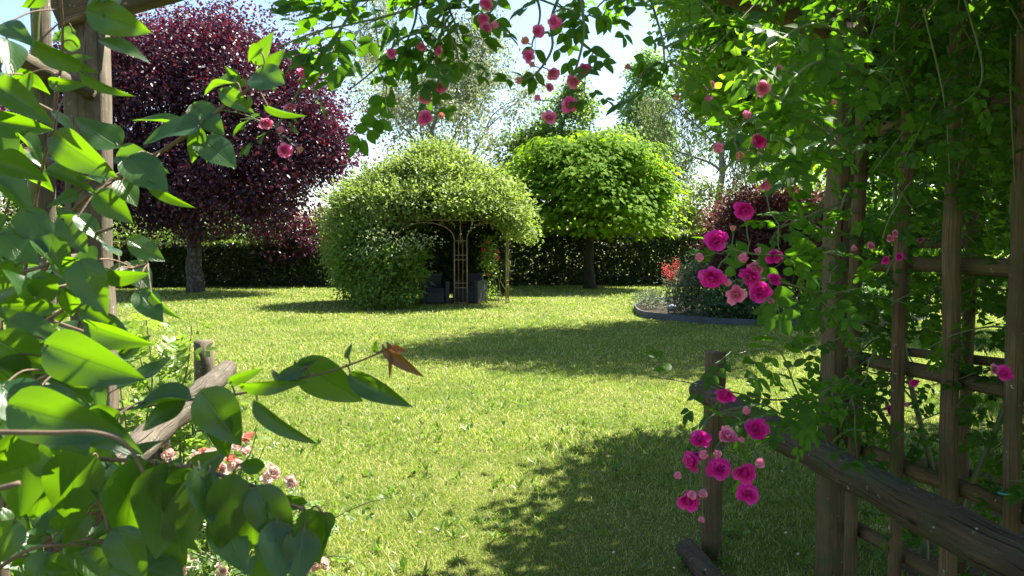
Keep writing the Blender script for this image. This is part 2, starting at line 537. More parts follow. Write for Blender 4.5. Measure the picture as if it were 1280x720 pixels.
# grass and soil
def grass_mat():
    m, nt, out = new_mat('grass_blades')
    g = N(nt, 'ShaderNodeNewGeometry')
    c = ramp(nt, [(0, (.10, .18, .014)), (.40, (.18, .245, .026)), (.66, (.28, .32, .065)), (.85, (.46, .43, .18)), (1, (.58, .53, .32))], g.outputs['Random Per Island'])
    tc = N(nt, 'ShaderNodeTexCoord')
    f = noise(nt, tc.outputs['Object'], .8, 4, .65)
    c = mixc(nt, c, (.085, .16, .014), ramp(nt, [(.44, (0, 0, 0)), (.74, (.8, .8, .8))], f))
    c = mixc(nt, c, (.42, .37, .17), ramp(nt, [(.52, (0, 0, 0)), (.78, (.55, .55, .55))], noise(nt, tc.outputs['Object'], .33, 5, .7)))
    p = N(nt, 'ShaderNodeBsdfPrincipled')
    nt.links.new(c, p.inputs['Base Color'])
    p.inputs['Roughness'].default_value = .5
    p.inputs['Specular IOR Level'].default_value = .35
    t = N(nt, 'ShaderNodeBsdfTranslucent')
    nt.links.new(mixc(nt, c, (1.3, 1.5, .7), 1, 'MULTIPLY'), t.inputs[0])
    ms = N(nt, 'ShaderNodeMixShader')
    ms.inputs[0].default_value = .4
    nt.links.new(p.outputs[0], ms.inputs[1]); nt.links.new(t.outputs[0], ms.inputs[2])
    nt.links.new(ms.outputs[0], out.inputs[0])
    return m
M['grass'] = grass_mat()
M['weed'] = leaf_mat('lawn_weed_leaf', [(.06, .12, .02), (.09, .16, .025), (.13, .2, .04)], (.2, .36, .03), .35)

def lawn_mat():
    m, nt, out = new_mat('lawn_ground')
    tc = N(nt, 'ShaderNodeTexCoord')
    o = tc.outputs['Object']
    a = noise(nt, o, .8, 4, .65)
    b = noise(nt, o, 18, 5, .7)
    d = noise(nt, o, 90, 3, .7)
    c = ramp(nt, [(.3, (.11, .135, .025)), (.5, (.17, .18, .045)), (.7, (.21, .19, .07))], b)
    c = mixc(nt, c, (.09, .13, .02), ramp(nt, [(.42, (0, 0, 0)), (.72, (.8, .8, .8))], a))
    c = mixc(nt, c, (.05, .065, .014), ramp(nt, [(.38, (1, 1, 1)), (.55, (0, 0, 0))], d))
    p = N(nt, 'ShaderNodeBsdfPrincipled')
    nt.links.new(c, p.inputs['Base Color'])
    p.inputs['Roughness'].default_value = .95
    p.inputs['Specular IOR Level'].default_value = .1
    bn = N(nt, 'ShaderNodeBump')
    bn.inputs['Strength'].default_value = .7
    bn.inputs['Distance'].default_value = .03
    nt.links.new(d, bn.inputs['Height'])
    nt.links.new(bn.outputs[0], p.inputs['Normal'])
    nt.links.new(p.outputs[0], out.inputs[0])
    return m
M['lawn'] = lawn_mat()
M['soil'] = plain_mat('bed_soil', (.022, .016, .011), (.055, .041, .028), 22, .95, 0, .9)

# ================================================================== SETTING
mb = MB()
mb.faces([(-400, -60, 0), (400, -60, 0), (400, 700, 0), (-400, 700, 0)], [(0, 1, 2, 3)])
o = mb.build('lawn', M['lawn'], smooth=False)
o['kind'] = 'structure'

# bed of soil with its slate edging
bed_px = [(794, 388), (803, 396), (838, 401), (900, 406), (965, 408.5), (1040, 408.5), (1110, 405), (1160, 396), (1120, 380), (1000, 372), (880, 374), (812, 380)]
bed = curve([gnd(*p) for p in bed_px] + [gnd(*bed_px[0])], 72)[:-1]
ctr = bed.mean(0)
V = [(*ctr[:2], .10)] + [(p[0], p[1], .07) for p in bed]
nb = len(bed)
mb = MB().faces(V, [(0, 1 + i, 1 + (i + 1) % nb) for i in range(nb)])
o = mb.build('flower_bed', M['soil'])
o['kind'] = 'structure'
def ring_strip(mb, pts, h, th):
    n = len(pts)
    c = pts.mean(0)
    outw = nz((pts - c) * [1, 1, 0])
    V = []
    for p, q in zip(pts, outw):
        a = p + q * th
        V += [(p[0], p[1], 0), (p[0], p[1], h), (a[0], a[1], h), (a[0], a[1], 0)]
    F = []
    for i in range(n):
        j = (i + 1) % n
        for k in range(3):
            F.append((i * 4 + k, j * 4 + k, j * 4 + k + 1, i * 4 + k + 1))
    mb.faces(V, F)
mb = MB()
ring_strip(mb, bed, .14, .035)
tag(mb.build('bed_edging', M['edging'], smooth=False), 'low slate blue edging strip curving round the flower bed', 'garden edging')

# bare soil strip behind the right-hand trellis
sp = np.array([(1.75, 3.0), (2.4, 2.4), (4.6, 2.6), (5.2, 4.2), (4.4, 5.4), (3.0, 5.2), (2.1, 4.4)])
sp = curve([(a, b, 0) for a, b in sp] + [(1.75, 3.0, 0)], 42)[:-1]
mb = MB().faces([(*sp.mean(0)[:2], .02)] + [(p[0], p[1], .004) for p in sp], [(0, 1 + i, 1 + (i + 1) % len(sp)) for i in range(len(sp))])
o = mb.build('bare_soil', M['bare_soil'])
o['kind'] = 'structure'

def inside(poly, x, y):
    c = np.zeros(len(x), bool)
    n = len(poly)
    for i in range(n):
        x1, y1 = poly[i][:2]
        x2, y2 = poly[(i + 1) % n][:2]
        k = ((y1 > y) != (y2 > y)) & (x < (x2 - x1) * (y - y1) / (y2 - y1 + 1e-12) + x1)
        c ^= k
    return c

# grass blades
def make_grass():
    mb = MB()
    zones = [(2.6, 6, 8000, .022, .0023), (6, 10, 3600, .024, .0036), (10, 17, 1300, .026, .0060), (17, 34, 300, .032, .011)]
    for y0, y1, dens, hgt, wid in zones:
        xr = .68 * y1 + .8
        n = int((y1 - y0) * 2 * xr * dens)
        x = rng.uniform(-xr, xr, n); y = rng.uniform(y0, y1, n)
        k = np.abs(x) < .68 * y + .8
        x, y = x[k], y[k]
        nn = vnoise(np.c_[x * 1.1, y * 1.1, np.zeros(len(x))]) * .6 + vnoise(np.c_[x * 4, y * 4, np.ones(len(x)) * 7]) * .4
        k = rng.random(len(x)) < .45 + 1.1 * nn
        k &= ~inside(bed, x, y)
        k &= ~(inside(sp, x, y) & (rng.random(len(x)) < .9))
        x, y, nn = x[k], y[k], nn[k]
        n = len(x)
        h = hgt * rng.gamma(6, 1 / 6, n) * (.55 + .9 * nn)
        a = rng.uniform(0, 2 * math.pi, n)
        w = wid * rng.uniform(.7, 1.3, n)
        lean = rng.normal(0, .75, (n, 2)) * h[:, None]
        base = np.c_[x, y, np.zeros(n)]
        side = np.c_[np.cos(a), np.sin(a), np.zeros(n)] * w[:, None]
        mid = base + np.c_[lean * .35, h * .6]
        tip = base + np.c_[lean, h]
        V = np.stack([base - side, base + side, mid + side * .7, mid - side * .7, tip], 1).reshape(-1, 3)
        f = np.array([0, 1, 2, 3, 3, 2, 4])
        L = (f[None] + (np.arange(n) * 5)[:, None]).ravel()
        mb.add(V, L, np.tile([4, 3], n))
    return mb
g = make_grass().build('grass', M['grass'])
tag(g, 'short sunlit mown grass of the lawn, straw coloured in places', 'grass', kind='stuff')

# broad-leaved weeds and taller tufts among the grass
mb = MB()
for k in range(800):
    y = rng.uniform(3.2, 9); x = rng.uniform(-.62 * y, .66 * y)
    if rng.random() > vnoise(np.array([[x * .9, y * .9, 3.3]]))[0] * 1.3: continue
    if inside(sp, np.array([x]), np.array([y]))[0]: continue
    n = int(rng.integers(5, 10))
    a = rng.uniform(0, 2 * math.pi, n)
    el = rng.uniform(.35, 1.3, n)
    d = np.c_[np.cos(a) * np.cos(el), np.sin(a) * np.cos(el), np.sin(el)]
    leaves(mb, NARROW if rng.random() < .6 else DIAMOND, np.c_[x + rng.normal(0, .012, n), y + rng.normal(0, .012, n), np.full(n, .004)], d, np.array([0, 0, 1.0]) + rng.normal(0, .3, (n, 3)), rng.uniform(.035, .085, n), .55)
tag(mb.build('weeds', M['weed']), 'broad leaved weeds and taller tufts scattered in the lawn', 'weeds', kind='stuff')

mb = MB()
n = 260
y = rng.uniform(3.2, 13, n); x = rng.uniform(-.6, .62, n) * y
k_ = ~inside(sp, x, y)
leaves(mb, DIAMOND, np.c_[x, y, rng.uniform(.012, .03, n)][k_], rnd_dirs(k_.sum()) * [1, 1, .2], rnd_dirs(k_.sum()) * .4 + [0, 0, 1], rng.uniform(.012, .026, k_.sum()), 1.3)
tag(mb.build('fallen_petals', M['cream']), 'pale fallen petals scattered over the lawn', 'petals', kind='stuff')

# ================================================================== TREES AND SHRUBS
def lobe_points(lobes, n, inner=.55, low=-.6):
    """Points in the outer part of a set of ellipsoids (cx,cy,cz,rx,ry,rz), with outward directions."""
    L = np.array(lobes, float)
    wgt = (L[:, 3] * L[:, 4] * L[:, 5]) ** (2 / 3)
    idx = rng.choice(len(L), n, p=wgt / wgt.sum())
    d = rnd_dirs(n)
    bad = d[:, 2] < low
    d[bad, 2] *= -1
    r = rng.uniform(inner ** 2, 1, n) ** .5
    p = L[idx, :3] + d * L[idx, 3:] * r[:, None]
    p = L[idx, :3] + (p - L[idx, :3]) * (.78 + .46 * vnoise(p / (.45 * L[idx, 3:4]) + 31))[:, None]
    out = nz(d / L[idx, 3:])
    return p, out

def clumped(mb, tpl, centres, outs, per, spread, size, flat=.7, up=.5, outw=.6, rnd=.7, droop=.3, width=None, mat=0):
    n = len(centres) * per
    c = np.repeat(centres, per, 0); o = np.repeat(outs, per, 0)
    off = rng.normal(0, 1, (n, 3)) * [1, 1, flat] * np.repeat(rng.uniform(.6, 1.35, len(centres)), per)[:, None] * spread
    pos = c + off
    nrm = nz(o * outw + np.array([0, 0, up]) + rnd_dirs(n) * rnd)
    y = nz(rnd_dirs(n) + o * .6 + nz(off) * .5 - np.array([0, 0, droop]))
    k = pos[:, 2] > .03
    return leaves(mb, tpl, pos[k], y[k], nrm[k], (size * rng.uniform(.65, 1.3, n))[k], width, mat)

def limb(a, b, sag=0.0, wob=.08, n=7):
    a, b = np.asarray(a, float), np.asarray(b, float)
    t = np.linspace(0, 1, n)[:, None]
    L = np.linalg.norm(b - a)
    p = a + (b - a) * t
    p += rng.normal(0, wob * L * .3, (n, 3)) * np.sin(np.pi * t)
    p[:, 2] += sag * L * np.sin(np.pi * t[:, 0])
    return p

def trunk_mesh(base, h, r, lobes, nlimb, barkmat, root, lean=(0, 0), fork=.75, twigs=True):
    mb = MB()
    b = np.asarray(base, float)
    top = b + np.array([lean[0], lean[1], h])
    pts = limb(b + [0, 0, -.1], top, 0, .05, 9)
    tt = np.linspace(0, 1, 9)
    rad = r * (1 - .35 * tt) * (1 + .35 * np.exp(-tt * 9))
    tube(mb, pts, rad, 12, .12, seed=b[0])
    ends, outs = lobe_points(lobes, nlimb, .75, -.3)
    for e in ends:
        s = pts[int(rng.integers(int(9 * fork), 9))]
        p = limb(s, e, .08, .1, 8)
        rr = r * rng.uniform(.28, .5)
        tube(mb, p, np.linspace(rr, rr * .12, 8), 6, .1, cap=False, seed=e[0])
        if twigs:
            for q in range(3):
                st = p[int(rng.integers(3, 7))]
                en = st + nz(e - st + rng.normal(0, .6, 3) * np.linalg.norm(e - st)) * np.linalg.norm(e - s) * .3
                tube(mb, limb(st, en, 0, .1, 4), np.linspace(rr * .25, rr * .06, 4), 4, cap=False)
    mb.build('trunk', barkmat, root)

# ---- purple plum tree
b = gnd(244, 365)
k = b[1] / FPX                                  # metres per pixel at that distance
X = lambda px: (px - 640) * k
Z = lambda py: EYE + (305 - py) * k
pl = [(X(200), b[1]-.3, Z(255), 2.4, 2.4, 1.3), (X(300), b[1]-.3, Z(262), 2.2, 2.2, 1.1), (X(150), b[1], Z(80), 1.5, 1.6, 1.3), (X(215), b[1], Z(66), 1.0, 1.0, .7), (X(280), b[1], Z(64), .9, 1, .7), (X(330), b[1], Z(95), 1.1, 1.2, .9), (X(385), b[1], Z(150), .9, 1, .7), (X(420), b[1], Z(185), .55, .6, .45), (X(405), b[1], Z(210), .6, .7, .4), (X(250), b[1], Z(120), 4.1, 3.6, 2.6), (X(160), b[1] - .5, Z(165), 2.6, 2.8, 2.4), (X(345), b[1], Z(165), 2.3, 2.6, 2.1),
      (X(230), b[1] - .6, Z(92), 2.3, 2.2, 1.2), (X(295), b[1], Z(96), 1.9, 2.0, 1.15), (X(250), b[1] - .5, Z(225), 3.7, 3.2, 1.5), (X(120), b[1], Z(230), 2.2, 2.2, 1.5),
      (X(60), b[1] + .6, Z(190), 2.0, 2.2, 1.8), (X(390), b[1] + .3, Z(190), 1.15, 1.5, .9), (X(350), b[1] - .4, Z(240), 1.3, 1.5, .9)]
t = thing('plum_tree', 'large purple leaved tree with a spreading dark crown and stout pale blotched trunk', 'tree', b)
trunk_mesh(b, Z(235), .27, pl, 26, M['bark_lichen'], t)
mb = MB()
c, o_ = lobe_points(pl, 1700, .45, -.8)
clumped(mb, DIAMOND, c, o_, 62, .34, .13, .6, .4, .5, .9)
c, o_ = lobe_points(pl, 420, .05, -.9)
clumped(mb, DIAMOND, c, o_, 60, .5, .15, .8, .4, .2, 1.2)
c, o_ = lobe_points(pl, 760, .97, -.6)
clumped(mb, DIAMOND, c + o_ * rng.uniform(.0, .65, (760, 1)), o_, 16, .16, .11, .8, .4, .5, .9)
mb.build('crown', M['plum'], t)
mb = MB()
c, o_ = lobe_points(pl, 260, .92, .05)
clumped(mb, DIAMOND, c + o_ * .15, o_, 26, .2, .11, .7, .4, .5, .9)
mb.build('bright_growth', M['plum_red'], t)  # redder upper sprigs: new growth, with the crown's sunlit tint put in colour
b2 = gnd(357, 358)
k = b2[1] / FPX
pl2 = [(X(350), b2[1], Z(285), 1.2, 1.1, .75), (X(385), b2[1] - .2, Z(300), .85, .9, .65), (X(400), b2[1], Z(275), .5, .6, .4), (X(365), b2[1] - .2, Z(315), 1.1, .8, .45)]
t = thing('plum_sapling', 'small red leaved plum bush in front of the hedge beside the gazebo', 'shrub', b2)
trunk_mesh(b2, Z(315), .06, pl2, 9, M['bark_lichen'], t)
mb = MB()
c, o_ = lobe_points(pl2, 420, .3, -.8)
clumped(mb, DIAMOND, c, o_, 16, .16, .105, .6)
mb.build('crown', M['plum'], t)
mb = MB()
c, o_ = lobe_points(pl2, 130, .7, -.3)
clumped(mb, DIAMOND, c, o_, 14, .12, .10, .6)
mb.build('bright_growth', M['plum_red'], t)

# ---- hedges
def hedge(name, label, p0, p1, h, thick, n, mat, size, topmat=None, wav=.12):
    p0, p1 = np.array(p0), np.array(p1)
    L = np.linalg.norm(p1 - p0)
    ax = (p1 - p0) / L
    nx = np.array([-ax[1], ax[0], 0])
    t = thing(name, label, 'hedge', (p0 + p1) / 2)
    mb = MB()
    # stems inside
    for i in range(min(95, int(L * 3.5))):
        u = rng.uniform(0, L)
        q = p0 + ax * u + nx * rng.normal(0, thick * .15)
        e = q + np.array([0, 0, h * rng.uniform(.7, .95)]) + ax * rng.normal(0, .3) + nx * rng.normal(0, thick * .2)
        tube(mb, limb(q, e, 0, .12, 6), np.linspace(.03, .008, 6), 5, cap=False).build('stem', M['bark'], t)
        mb = MB()
    mb = MB()
    def fill(n, mb, zlo, zhi, dmat):
        u = rng.uniform(0, L, n); v = rng.uniform(-1, 1, n); z = rng.uniform(zlo, zhi, n) * h
        face = rng.random(n)
        s = np.sign(v)
        v = np.where(face < .62, s * rng.uniform(.72, 1.0, n), v)
        z = np.where((face > .62) & (face < .85) & (zhi > .8), h * rng.uniform(.9, 1.0, n), z)
        lump = (vnoise(np.c_[u * 1.3, z * 1.6, v * .7 + 3]) - .5) * 2
        v = v * (1 + lump * wav * 1.5)
        pos = p0 + ax * u[:, None] + nx * (v * thick / 2)[:, None] + np.c_[np.zeros((n, 2)), np.maximum(.04, z * (1 + lump * wav * .6 + wav * 1.1 * (vnoise(np.c_[u * .45, u * 0, v * .3]) - .5)))]
        o = nx * np.sign(v)[:, None] * .7 + np.array([0, 0, .4])
        leaves(mb, DIAMOND, pos, nz(rnd_dirs(n) + o * .4), nz(o + rnd_dirs(n) * .8), size * rng.uniform(.6, 1.4, n))
    fill(n, mb, .0, 1.0, 0)
    mb.build('foliage', mat, t)
    if topmat:  # sunlit hedge top, put into a lighter leaf colour
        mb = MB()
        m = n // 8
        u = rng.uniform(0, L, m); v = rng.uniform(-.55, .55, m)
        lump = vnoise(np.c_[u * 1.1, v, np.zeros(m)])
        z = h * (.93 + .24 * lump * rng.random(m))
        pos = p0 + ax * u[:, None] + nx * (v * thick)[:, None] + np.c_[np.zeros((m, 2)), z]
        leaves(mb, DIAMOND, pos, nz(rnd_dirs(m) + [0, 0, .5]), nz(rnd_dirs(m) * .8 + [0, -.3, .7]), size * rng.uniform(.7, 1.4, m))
        mb.build('bright_growth', topmat, t)
    return t
a0, a1 = gnd(60, 360), gnd(640, 356)
hl = EYE + (305 - 307) * a0[1] / FPX
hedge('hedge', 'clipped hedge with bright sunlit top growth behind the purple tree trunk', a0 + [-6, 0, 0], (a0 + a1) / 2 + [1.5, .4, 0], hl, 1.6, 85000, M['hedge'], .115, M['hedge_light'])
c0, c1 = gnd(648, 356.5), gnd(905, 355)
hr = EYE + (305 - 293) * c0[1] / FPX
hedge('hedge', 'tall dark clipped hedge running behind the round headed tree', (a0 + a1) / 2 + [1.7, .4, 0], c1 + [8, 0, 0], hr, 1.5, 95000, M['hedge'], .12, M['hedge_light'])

# ---- round-headed catalpa
b = gnd(737, 361)
k = b[1] / FPX
cl = [(X(735), b[1], Z(250), 2.85, 2.7, 1.2), (X(720), b[1], Z(212), 2.15, 2.2, 1.25), (X(760), b[1], Z(215), 2.1, 2.2, 1.2), (X(665), b[1] - .2, Z(232), 1.15, 1.3, 1.0),
      (X(805), b[1] - .2, Z(252), 1.05, 1.3, .85), (X(735), b[1] - .9, Z(232), 2.1, 1.9, 1.3), (X(735), b[1], Z(190), 1.35, 1.4, .7), (X(648), b[1] - .1, Z(252), .7, 1.1, .7),
      (X(735), b[1], Z(276), 2.65, 2.4, .62), (X(668), b[1], Z(273), 1.0, 1, .55), (X(808), b[1], Z(275), .9, 1, .5), (X(735), b[1] - 1.3, Z(268), 1.9, 1.0, .7), (X(690), b[1] - .3, Z(200), 1.1, 1.2, .8), (X(785), b[1] - .3, Z(218), 1.1, 1.2, .8)]
t = thing('catalpa_tree', 'round headed bright green tree with layered leaves in front of the dark hedge', 'tree', b)
trunk_mesh(b, Z(268), .2, [(l[0], l[1], l[2], l[3] * .8, l[4] * .8, l[5] * .5) for l in cl], 18, M['bark'], t)
mb = MB()
c, o_ = lobe_points(cl, 540, .72, -.6)
n = len(c)
per = 46
cc = np.repeat(c, per, 0); oo = np.repeat(o_, per, 0)
off = rng.normal(0, 1, (n * per, 3)) * [.36, .36, .07]
off[:, 2] -= .35 * (off[:, 0] ** 2 + off[:, 1] ** 2)
pos = cc + off
hor = nz(off * [1, 1, 0] + oo * [.25, .25, 0])
leaves(mb, BROAD, pos - hor * .06, nz(hor - [0, 0, .35] + rnd_dirs(n * per) * .25), nz(np.array([0, 0, 1.0]) + oo * .45 + rnd_dirs(n * per) * .25), rng.uniform(.12, .22, n * per), 1.15)
mb.build('crown', M['catalpa'], t)

# ---- branching trees with visible limbs
def branchy(p, d, length, rad, lvl, tubes, tips, maxl=3, kids=5, ang=.75, upb=.15, droop=0.0):
    n = 7
    pts = [np.array(p, float)]
    d = nz(d)
    for i in range(n - 1):
        d = nz(d + rng.normal(0, .12, 3) + np.array([0, 0, upb - droop * (lvl >= 2)]) * .25)
        pts.append(pts[-1] + d * length / (n - 1))
    pts = np.array(pts)
    tubes.append((pts, np.linspace(rad, rad * .35, n), lvl))
    if lvl >= maxl - 1:
        for q in pts[2:]:
            tips.append((q, d))
    if lvl < maxl:
        for j in range(kids):
            i = int(rng.integers(2, n))
            a = nz(d + nz(rng.normal(0, 1, 3)) * ang)
            branchy(pts[i], a, length * rng.uniform(.45, .68), rad * .45, lvl + 1, tubes, tips, maxl, kids, ang, upb, droop)

def branch_tree(name, label, base, h, rad, spread, leafmat, barkmat, leaf, per, maxl=3, kids=5, hang=0.0, start=.35, cspread=.3, tpl=DIAMOND, upb=.15, ang=.75, group=None):
    t = thing(name, label, 'tree', base, group)
    tubes, tips = [], []
    b = np.asarray(base, float)
    trunk = limb(b - [0, 0, .1], b + [rng.normal(0, .3), rng.normal(0, .3), h], 0, .04, 12)
    tubes.append((trunk, np.linspace(rad, rad * .2, 12), 0))
    nl = 14
    for i in range(nl):
        f = start + (1 - start) * i / nl
        p = b + (trunk[min(11, int(f * 11))] - b)
        a = i * 2.4 + rng.uniform(-.4, .4)
        d = np.array([math.cos(a), math.sin(a), .55 + .5 * f])
        branchy(p, d, spread * (1.15 - .6 * f), rad * (.42 - .22 * f), 1, tubes, tips, maxl, kids, ang, upb, hang)
    mb = MB()
    for pts, rr, lvl in tubes:
        tube(mb, pts, rr, (10, 6, 4, 3)[min(lvl, 3)], .08 if lvl == 0 else 0, cap=False)
    mb.build('trunk', barkmat, t)
    P = np.array([q for q, d in tips]); D = np.array([d for q, d in tips])
    mb = MB()
    n = len(P) * per
    P2 = np.repeat(P, per, 0) + rng.normal(0, cspread, (n, 3))
    if hang:
        P2[:, 2] -= rng.exponential(hang, n)
    leaves(mb, tpl, P2, nz(rnd_dirs(n) - [0, 0, .6 + hang]), rnd_dirs(n), leaf * rng.uniform(.6, 1.3, n))
    mb.build('crown', leafmat, t)
    return t

def far(px, Y):
    p = at(px, 305, Y); p[2] = 0
    return p
branch_tree('airy_tree', 'sparse grey green tree with bare pale limbs rising behind the gazebo', far(551, 46), 12.2, .26, 5.4, M['airy'], M['bark_pale'], .18, 12, 3, 5, .25, .38, .3)
branch_tree('birch_tree', 'dark weeping birch with hanging twigs behind the hedge at right of the round tree', far(893, 40), 13.5, .22, 3.6, M['birch'], M['bark_pale'], .19, 16, 3, 5, .7, .35, .26, NARROW)

def lobe_tree(name, label, base, lobes, th, tr, nc, per, spread, size, mat, bark, tpl=DIAMOND, cat='tree', inner=.5, low=-.7, nlimb=14, flat=.7, droop=.3, group=None):
    t = thing(name, label, cat, base, group)
    trunk_mesh(base, th, tr, lobes, nlimb, bark, t)
    mb = MB()
    c, o = lobe_points(lobes, nc, inner, low)
    clumped(mb, tpl, c, o, per, spread, size, flat, droop=droop)
    mb.build('crown', mat, t)
    return t

def px_lobes(L, Y):
    k = Y / FPX
    return [((x - 640) * k, Y + dy, EYE + (305 - y) * k, rx * k, rx * k * .9, ry * k) for x, y, rx, ry, dy in L]
b = far(700, 44)
lobe_tree('lime_tree', 'mid green leafy tree showing just above the round headed tree', b, px_lobes([(705, 165, 45, 45, 0), (722, 135, 22, 30, 0), (690, 190, 60, 30, 0), (765, 190, 40, 25, 0), (715, 115, 14, 18, 0), (660, 205, 50, 40, 0), (770, 210, 50, 40, .5)], 44), 5, .3, 900, 22, .28, .2, M['far_green'], M['bark'])
b = far(802, 50)
lobe_tree('poplar_tree', 'narrow bluish green tree between the round headed tree and the weeping birch', b, px_lobes([(802, 115, 24, 32, 0), (800, 165, 27, 45, 0), (815, 200, 26, 40, 0), (806, 92, 16, 18, 0), (800, 230, 30, 40, 0), (786, 140, 12, 20, 0), (824, 130, 14, 18, 0), (780, 185, 14, 24, 0), (832, 175, 12, 22, 0), (810, 80, 8, 12, 0)], 50), 7, .3, 700, 22, .3, .22, M['poplar'], M['bark'])
b = far(120, 33)
lobe_tree('leafy_shrub', 'light green leafy bush seen over the hedge left of the purple tree trunk', b, px_lobes([(120, 290, 85, 40, 0), (50, 280, 60, 50, .5), (215, 300, 55, 30, 0)], 33), 1.2, .08, 1100, 20, .24, .15, M['sapling'], M['bark'], cat='shrub')
b = far(300, 33)
lobe_tree('leafy_shrub', 'green bush rising above the hedge right of the purple tree trunk', b, px_lobes([(300, 292, 55, 30, 0), (345, 300, 45, 24, 0), (270, 280, 40, 28, 0), (385, 302, 40, 16, 0), (410, 300, 30, 14, 0)], 33), 1.2, .08, 900, 20, .22, .14, M['far_green'], M['bark'], cat='shrub')
b = far(835, 36)
lobe_tree('leafy_shrub', 'pale yellowish green bush growing behind the right end of the hedge', b, px_lobes([(845, 280, 42, 25, 0), (885, 262, 40, 38, .5), (760, 285, 70, 22, .5), (660, 282, 40, 22, .5)], 36), 1.2, .08, 700, 18, .22, .14, M['hedge_light'], M['bark'], cat='shrub')

# ---- tree at the right whose crown shades the middle of the lawn
b = np.array([7.0, 17.4, 0])
rt = [(5.4, 16.4, 7.6, 2.6, 2.8, 1.8), (4.0, 15.8, 7.0, 1.4, 1.8, 1.1), (6.5, 17, 6.0, 2.4, 2.4, 1.6), (5.4, 16.8, 5.0, 1.7, 2.0, 1.2), (4.9, 15.6, 4.7, 1.0, 1.2, .9),
      (7.7, 16.8, 4.6, 2.0, 2.0, 1.3), (5.8, 15.6, 4.0, 1.4, 1.4, .75), (4.6, 15.6, 3.7, .7, .8, .5), (6.4, 15.4, 5.4, 1.4, 1.4, 1.0), (3.4, 15.6, 7.8, 1.0, 1.3, .8), (3.95, 15.4, 5.0, .75, .9, .8), (3.8, 15.6, 6.0, .7, .9, .7), (4.6, 15.3, 5.6, 1.0, 1.0, .9), (6.2, 14.6, 8.2, 1.6, 1.5, 1.0)]
lobe_tree('shade_tree', 'tall leafy green tree above the purple bush on the right of the lawn', b, rt, 4.2, .2, 2600, 22, .24, .14, M['shade_green'], M['bark'], nlimb=22)
# ---- nearer tree just beyond the right-hand trellis: it shades the corner of the lawn
b = np.array([5.2, 6.2, 0])
rt = [(4.2, 6.0, 3.4, 2.0, 1.9, 1.2), (3.2, 5.0, 3.5, 1.2, 1.2, .8), (3.0, 4.1, 3.5, .9, 1.1, .7), (5.4, 6.6, 3.2, 1.6, 1.6, 1.3), (3.6, 7.0, 3.3, 1.3, 1.3, .9), (4.2, 5.6, 4.3, 1.4, 1.4, .8),
      (3.1, 6.0, 2.7, .9, 1.0, .6), (3.3, 3.2, 3.3, 1.0, .9, .7), (2.75, 5.6, 3.6, .6, .8, .5), (4.2, 4.2, 2.5, 1.0, 1.0, .8), (4.6, 5.4, 1.8, 1.0, .9, .6), (2.9, 2.8, 3.2, .8, .8, .6)]
lobe_tree('leafy_tree', 'bushy green tree standing just behind the right hand rose trellis', b, rt, 2.2, .12, 3600, 20, .2, .125, M['shade_green'], M['bark'], LEAFLET, nlimb=24)

for lab, bx, by, lob in (
    ('broad green bush at the far right of the lawn seen through the trellis slats', 8.3, 14.6, [(8.3, 14.6, 1.3, 1.7, 1.5, 1.2), (7.6, 14.2, 2.2, 1.1, 1.1, .9), (9.2, 14.4, 2.3, 1.4, 1.3, 1.1), (8.4, 14.4, 3.0, 1.1, 1.1, .8)]),
    ('tall green bush rising behind the purple smoke bush', 8.0, 21.5, [(7.2, 21.5, 1.6, 1.4, 1.2, 1.5), (8.6, 21.7, 2.2, 1.7, 1.4, 1.7), (10.3, 21.5, 1.8, 1.6, 1.4, 1.7), (7.8, 21.6, 3.2, 1.1, 1.1, .8)]),
    ('light green bush nearest to the bare soil beyond the trellis', 7.4, 9.4, [(7.4, 9.4, 1.5, 1.2, 1.2, 1.3), (6.7, 9.0, 2.4, .9, .9, .8), (8.2, 9.0, 2.2, 1.2, 1.1, 1.2), (7.4, 9.2, 3.2, 1.0, 1.0, .8)])):
    lobe_tree('boundary_bush', lab, np.array([bx, by, 0]), lob, .9, .06, 620, 22, .18, .12, M['hedge_light'] if bx < 8 else M['shade_green'], M['bark'], cat='shrub', nlimb=12)

# ---- purple smoke bush in the bed
b = gnd(968, 394)
k = b[1] / FPX
sl = [(X(968), b[1], Z(305), 1.35, 1.2, 1.0), (X(925), b[1] - .2, Z(290), .8, .9, .7), (X(1010), b[1], Z(285), .95, .9, .75), (X(955), b[1] - .2, Z(262), .8, .8, .42), (X(905), b[1] - .3, Z(325), .5, .7, .6), (X(965), b[1] - .4, Z(345), 1.2, .9, .7)]
t = thing('smoke_bush', 'rounded dark purple smoke bush in the right hand flower bed', 'shrub', b)
trunk_mesh(b, .9, .07, sl, 14, M['bark'], t)
mb = MB()
c, o_ = lobe_points(sl, 1500, .5, -.8)
clumped(mb, DIAMOND, c, o_, 20, .15, .09, .8)
mb.build('crown', M['smoke'], t)
mb = MB()
c, o_ = lobe_points(sl, 460, .95, -.4)
clumped(mb, NARROW, c, o_, 60, .085, .045, .9, width=.5)
mb.build('plumes', M['smoke_plume'], t)

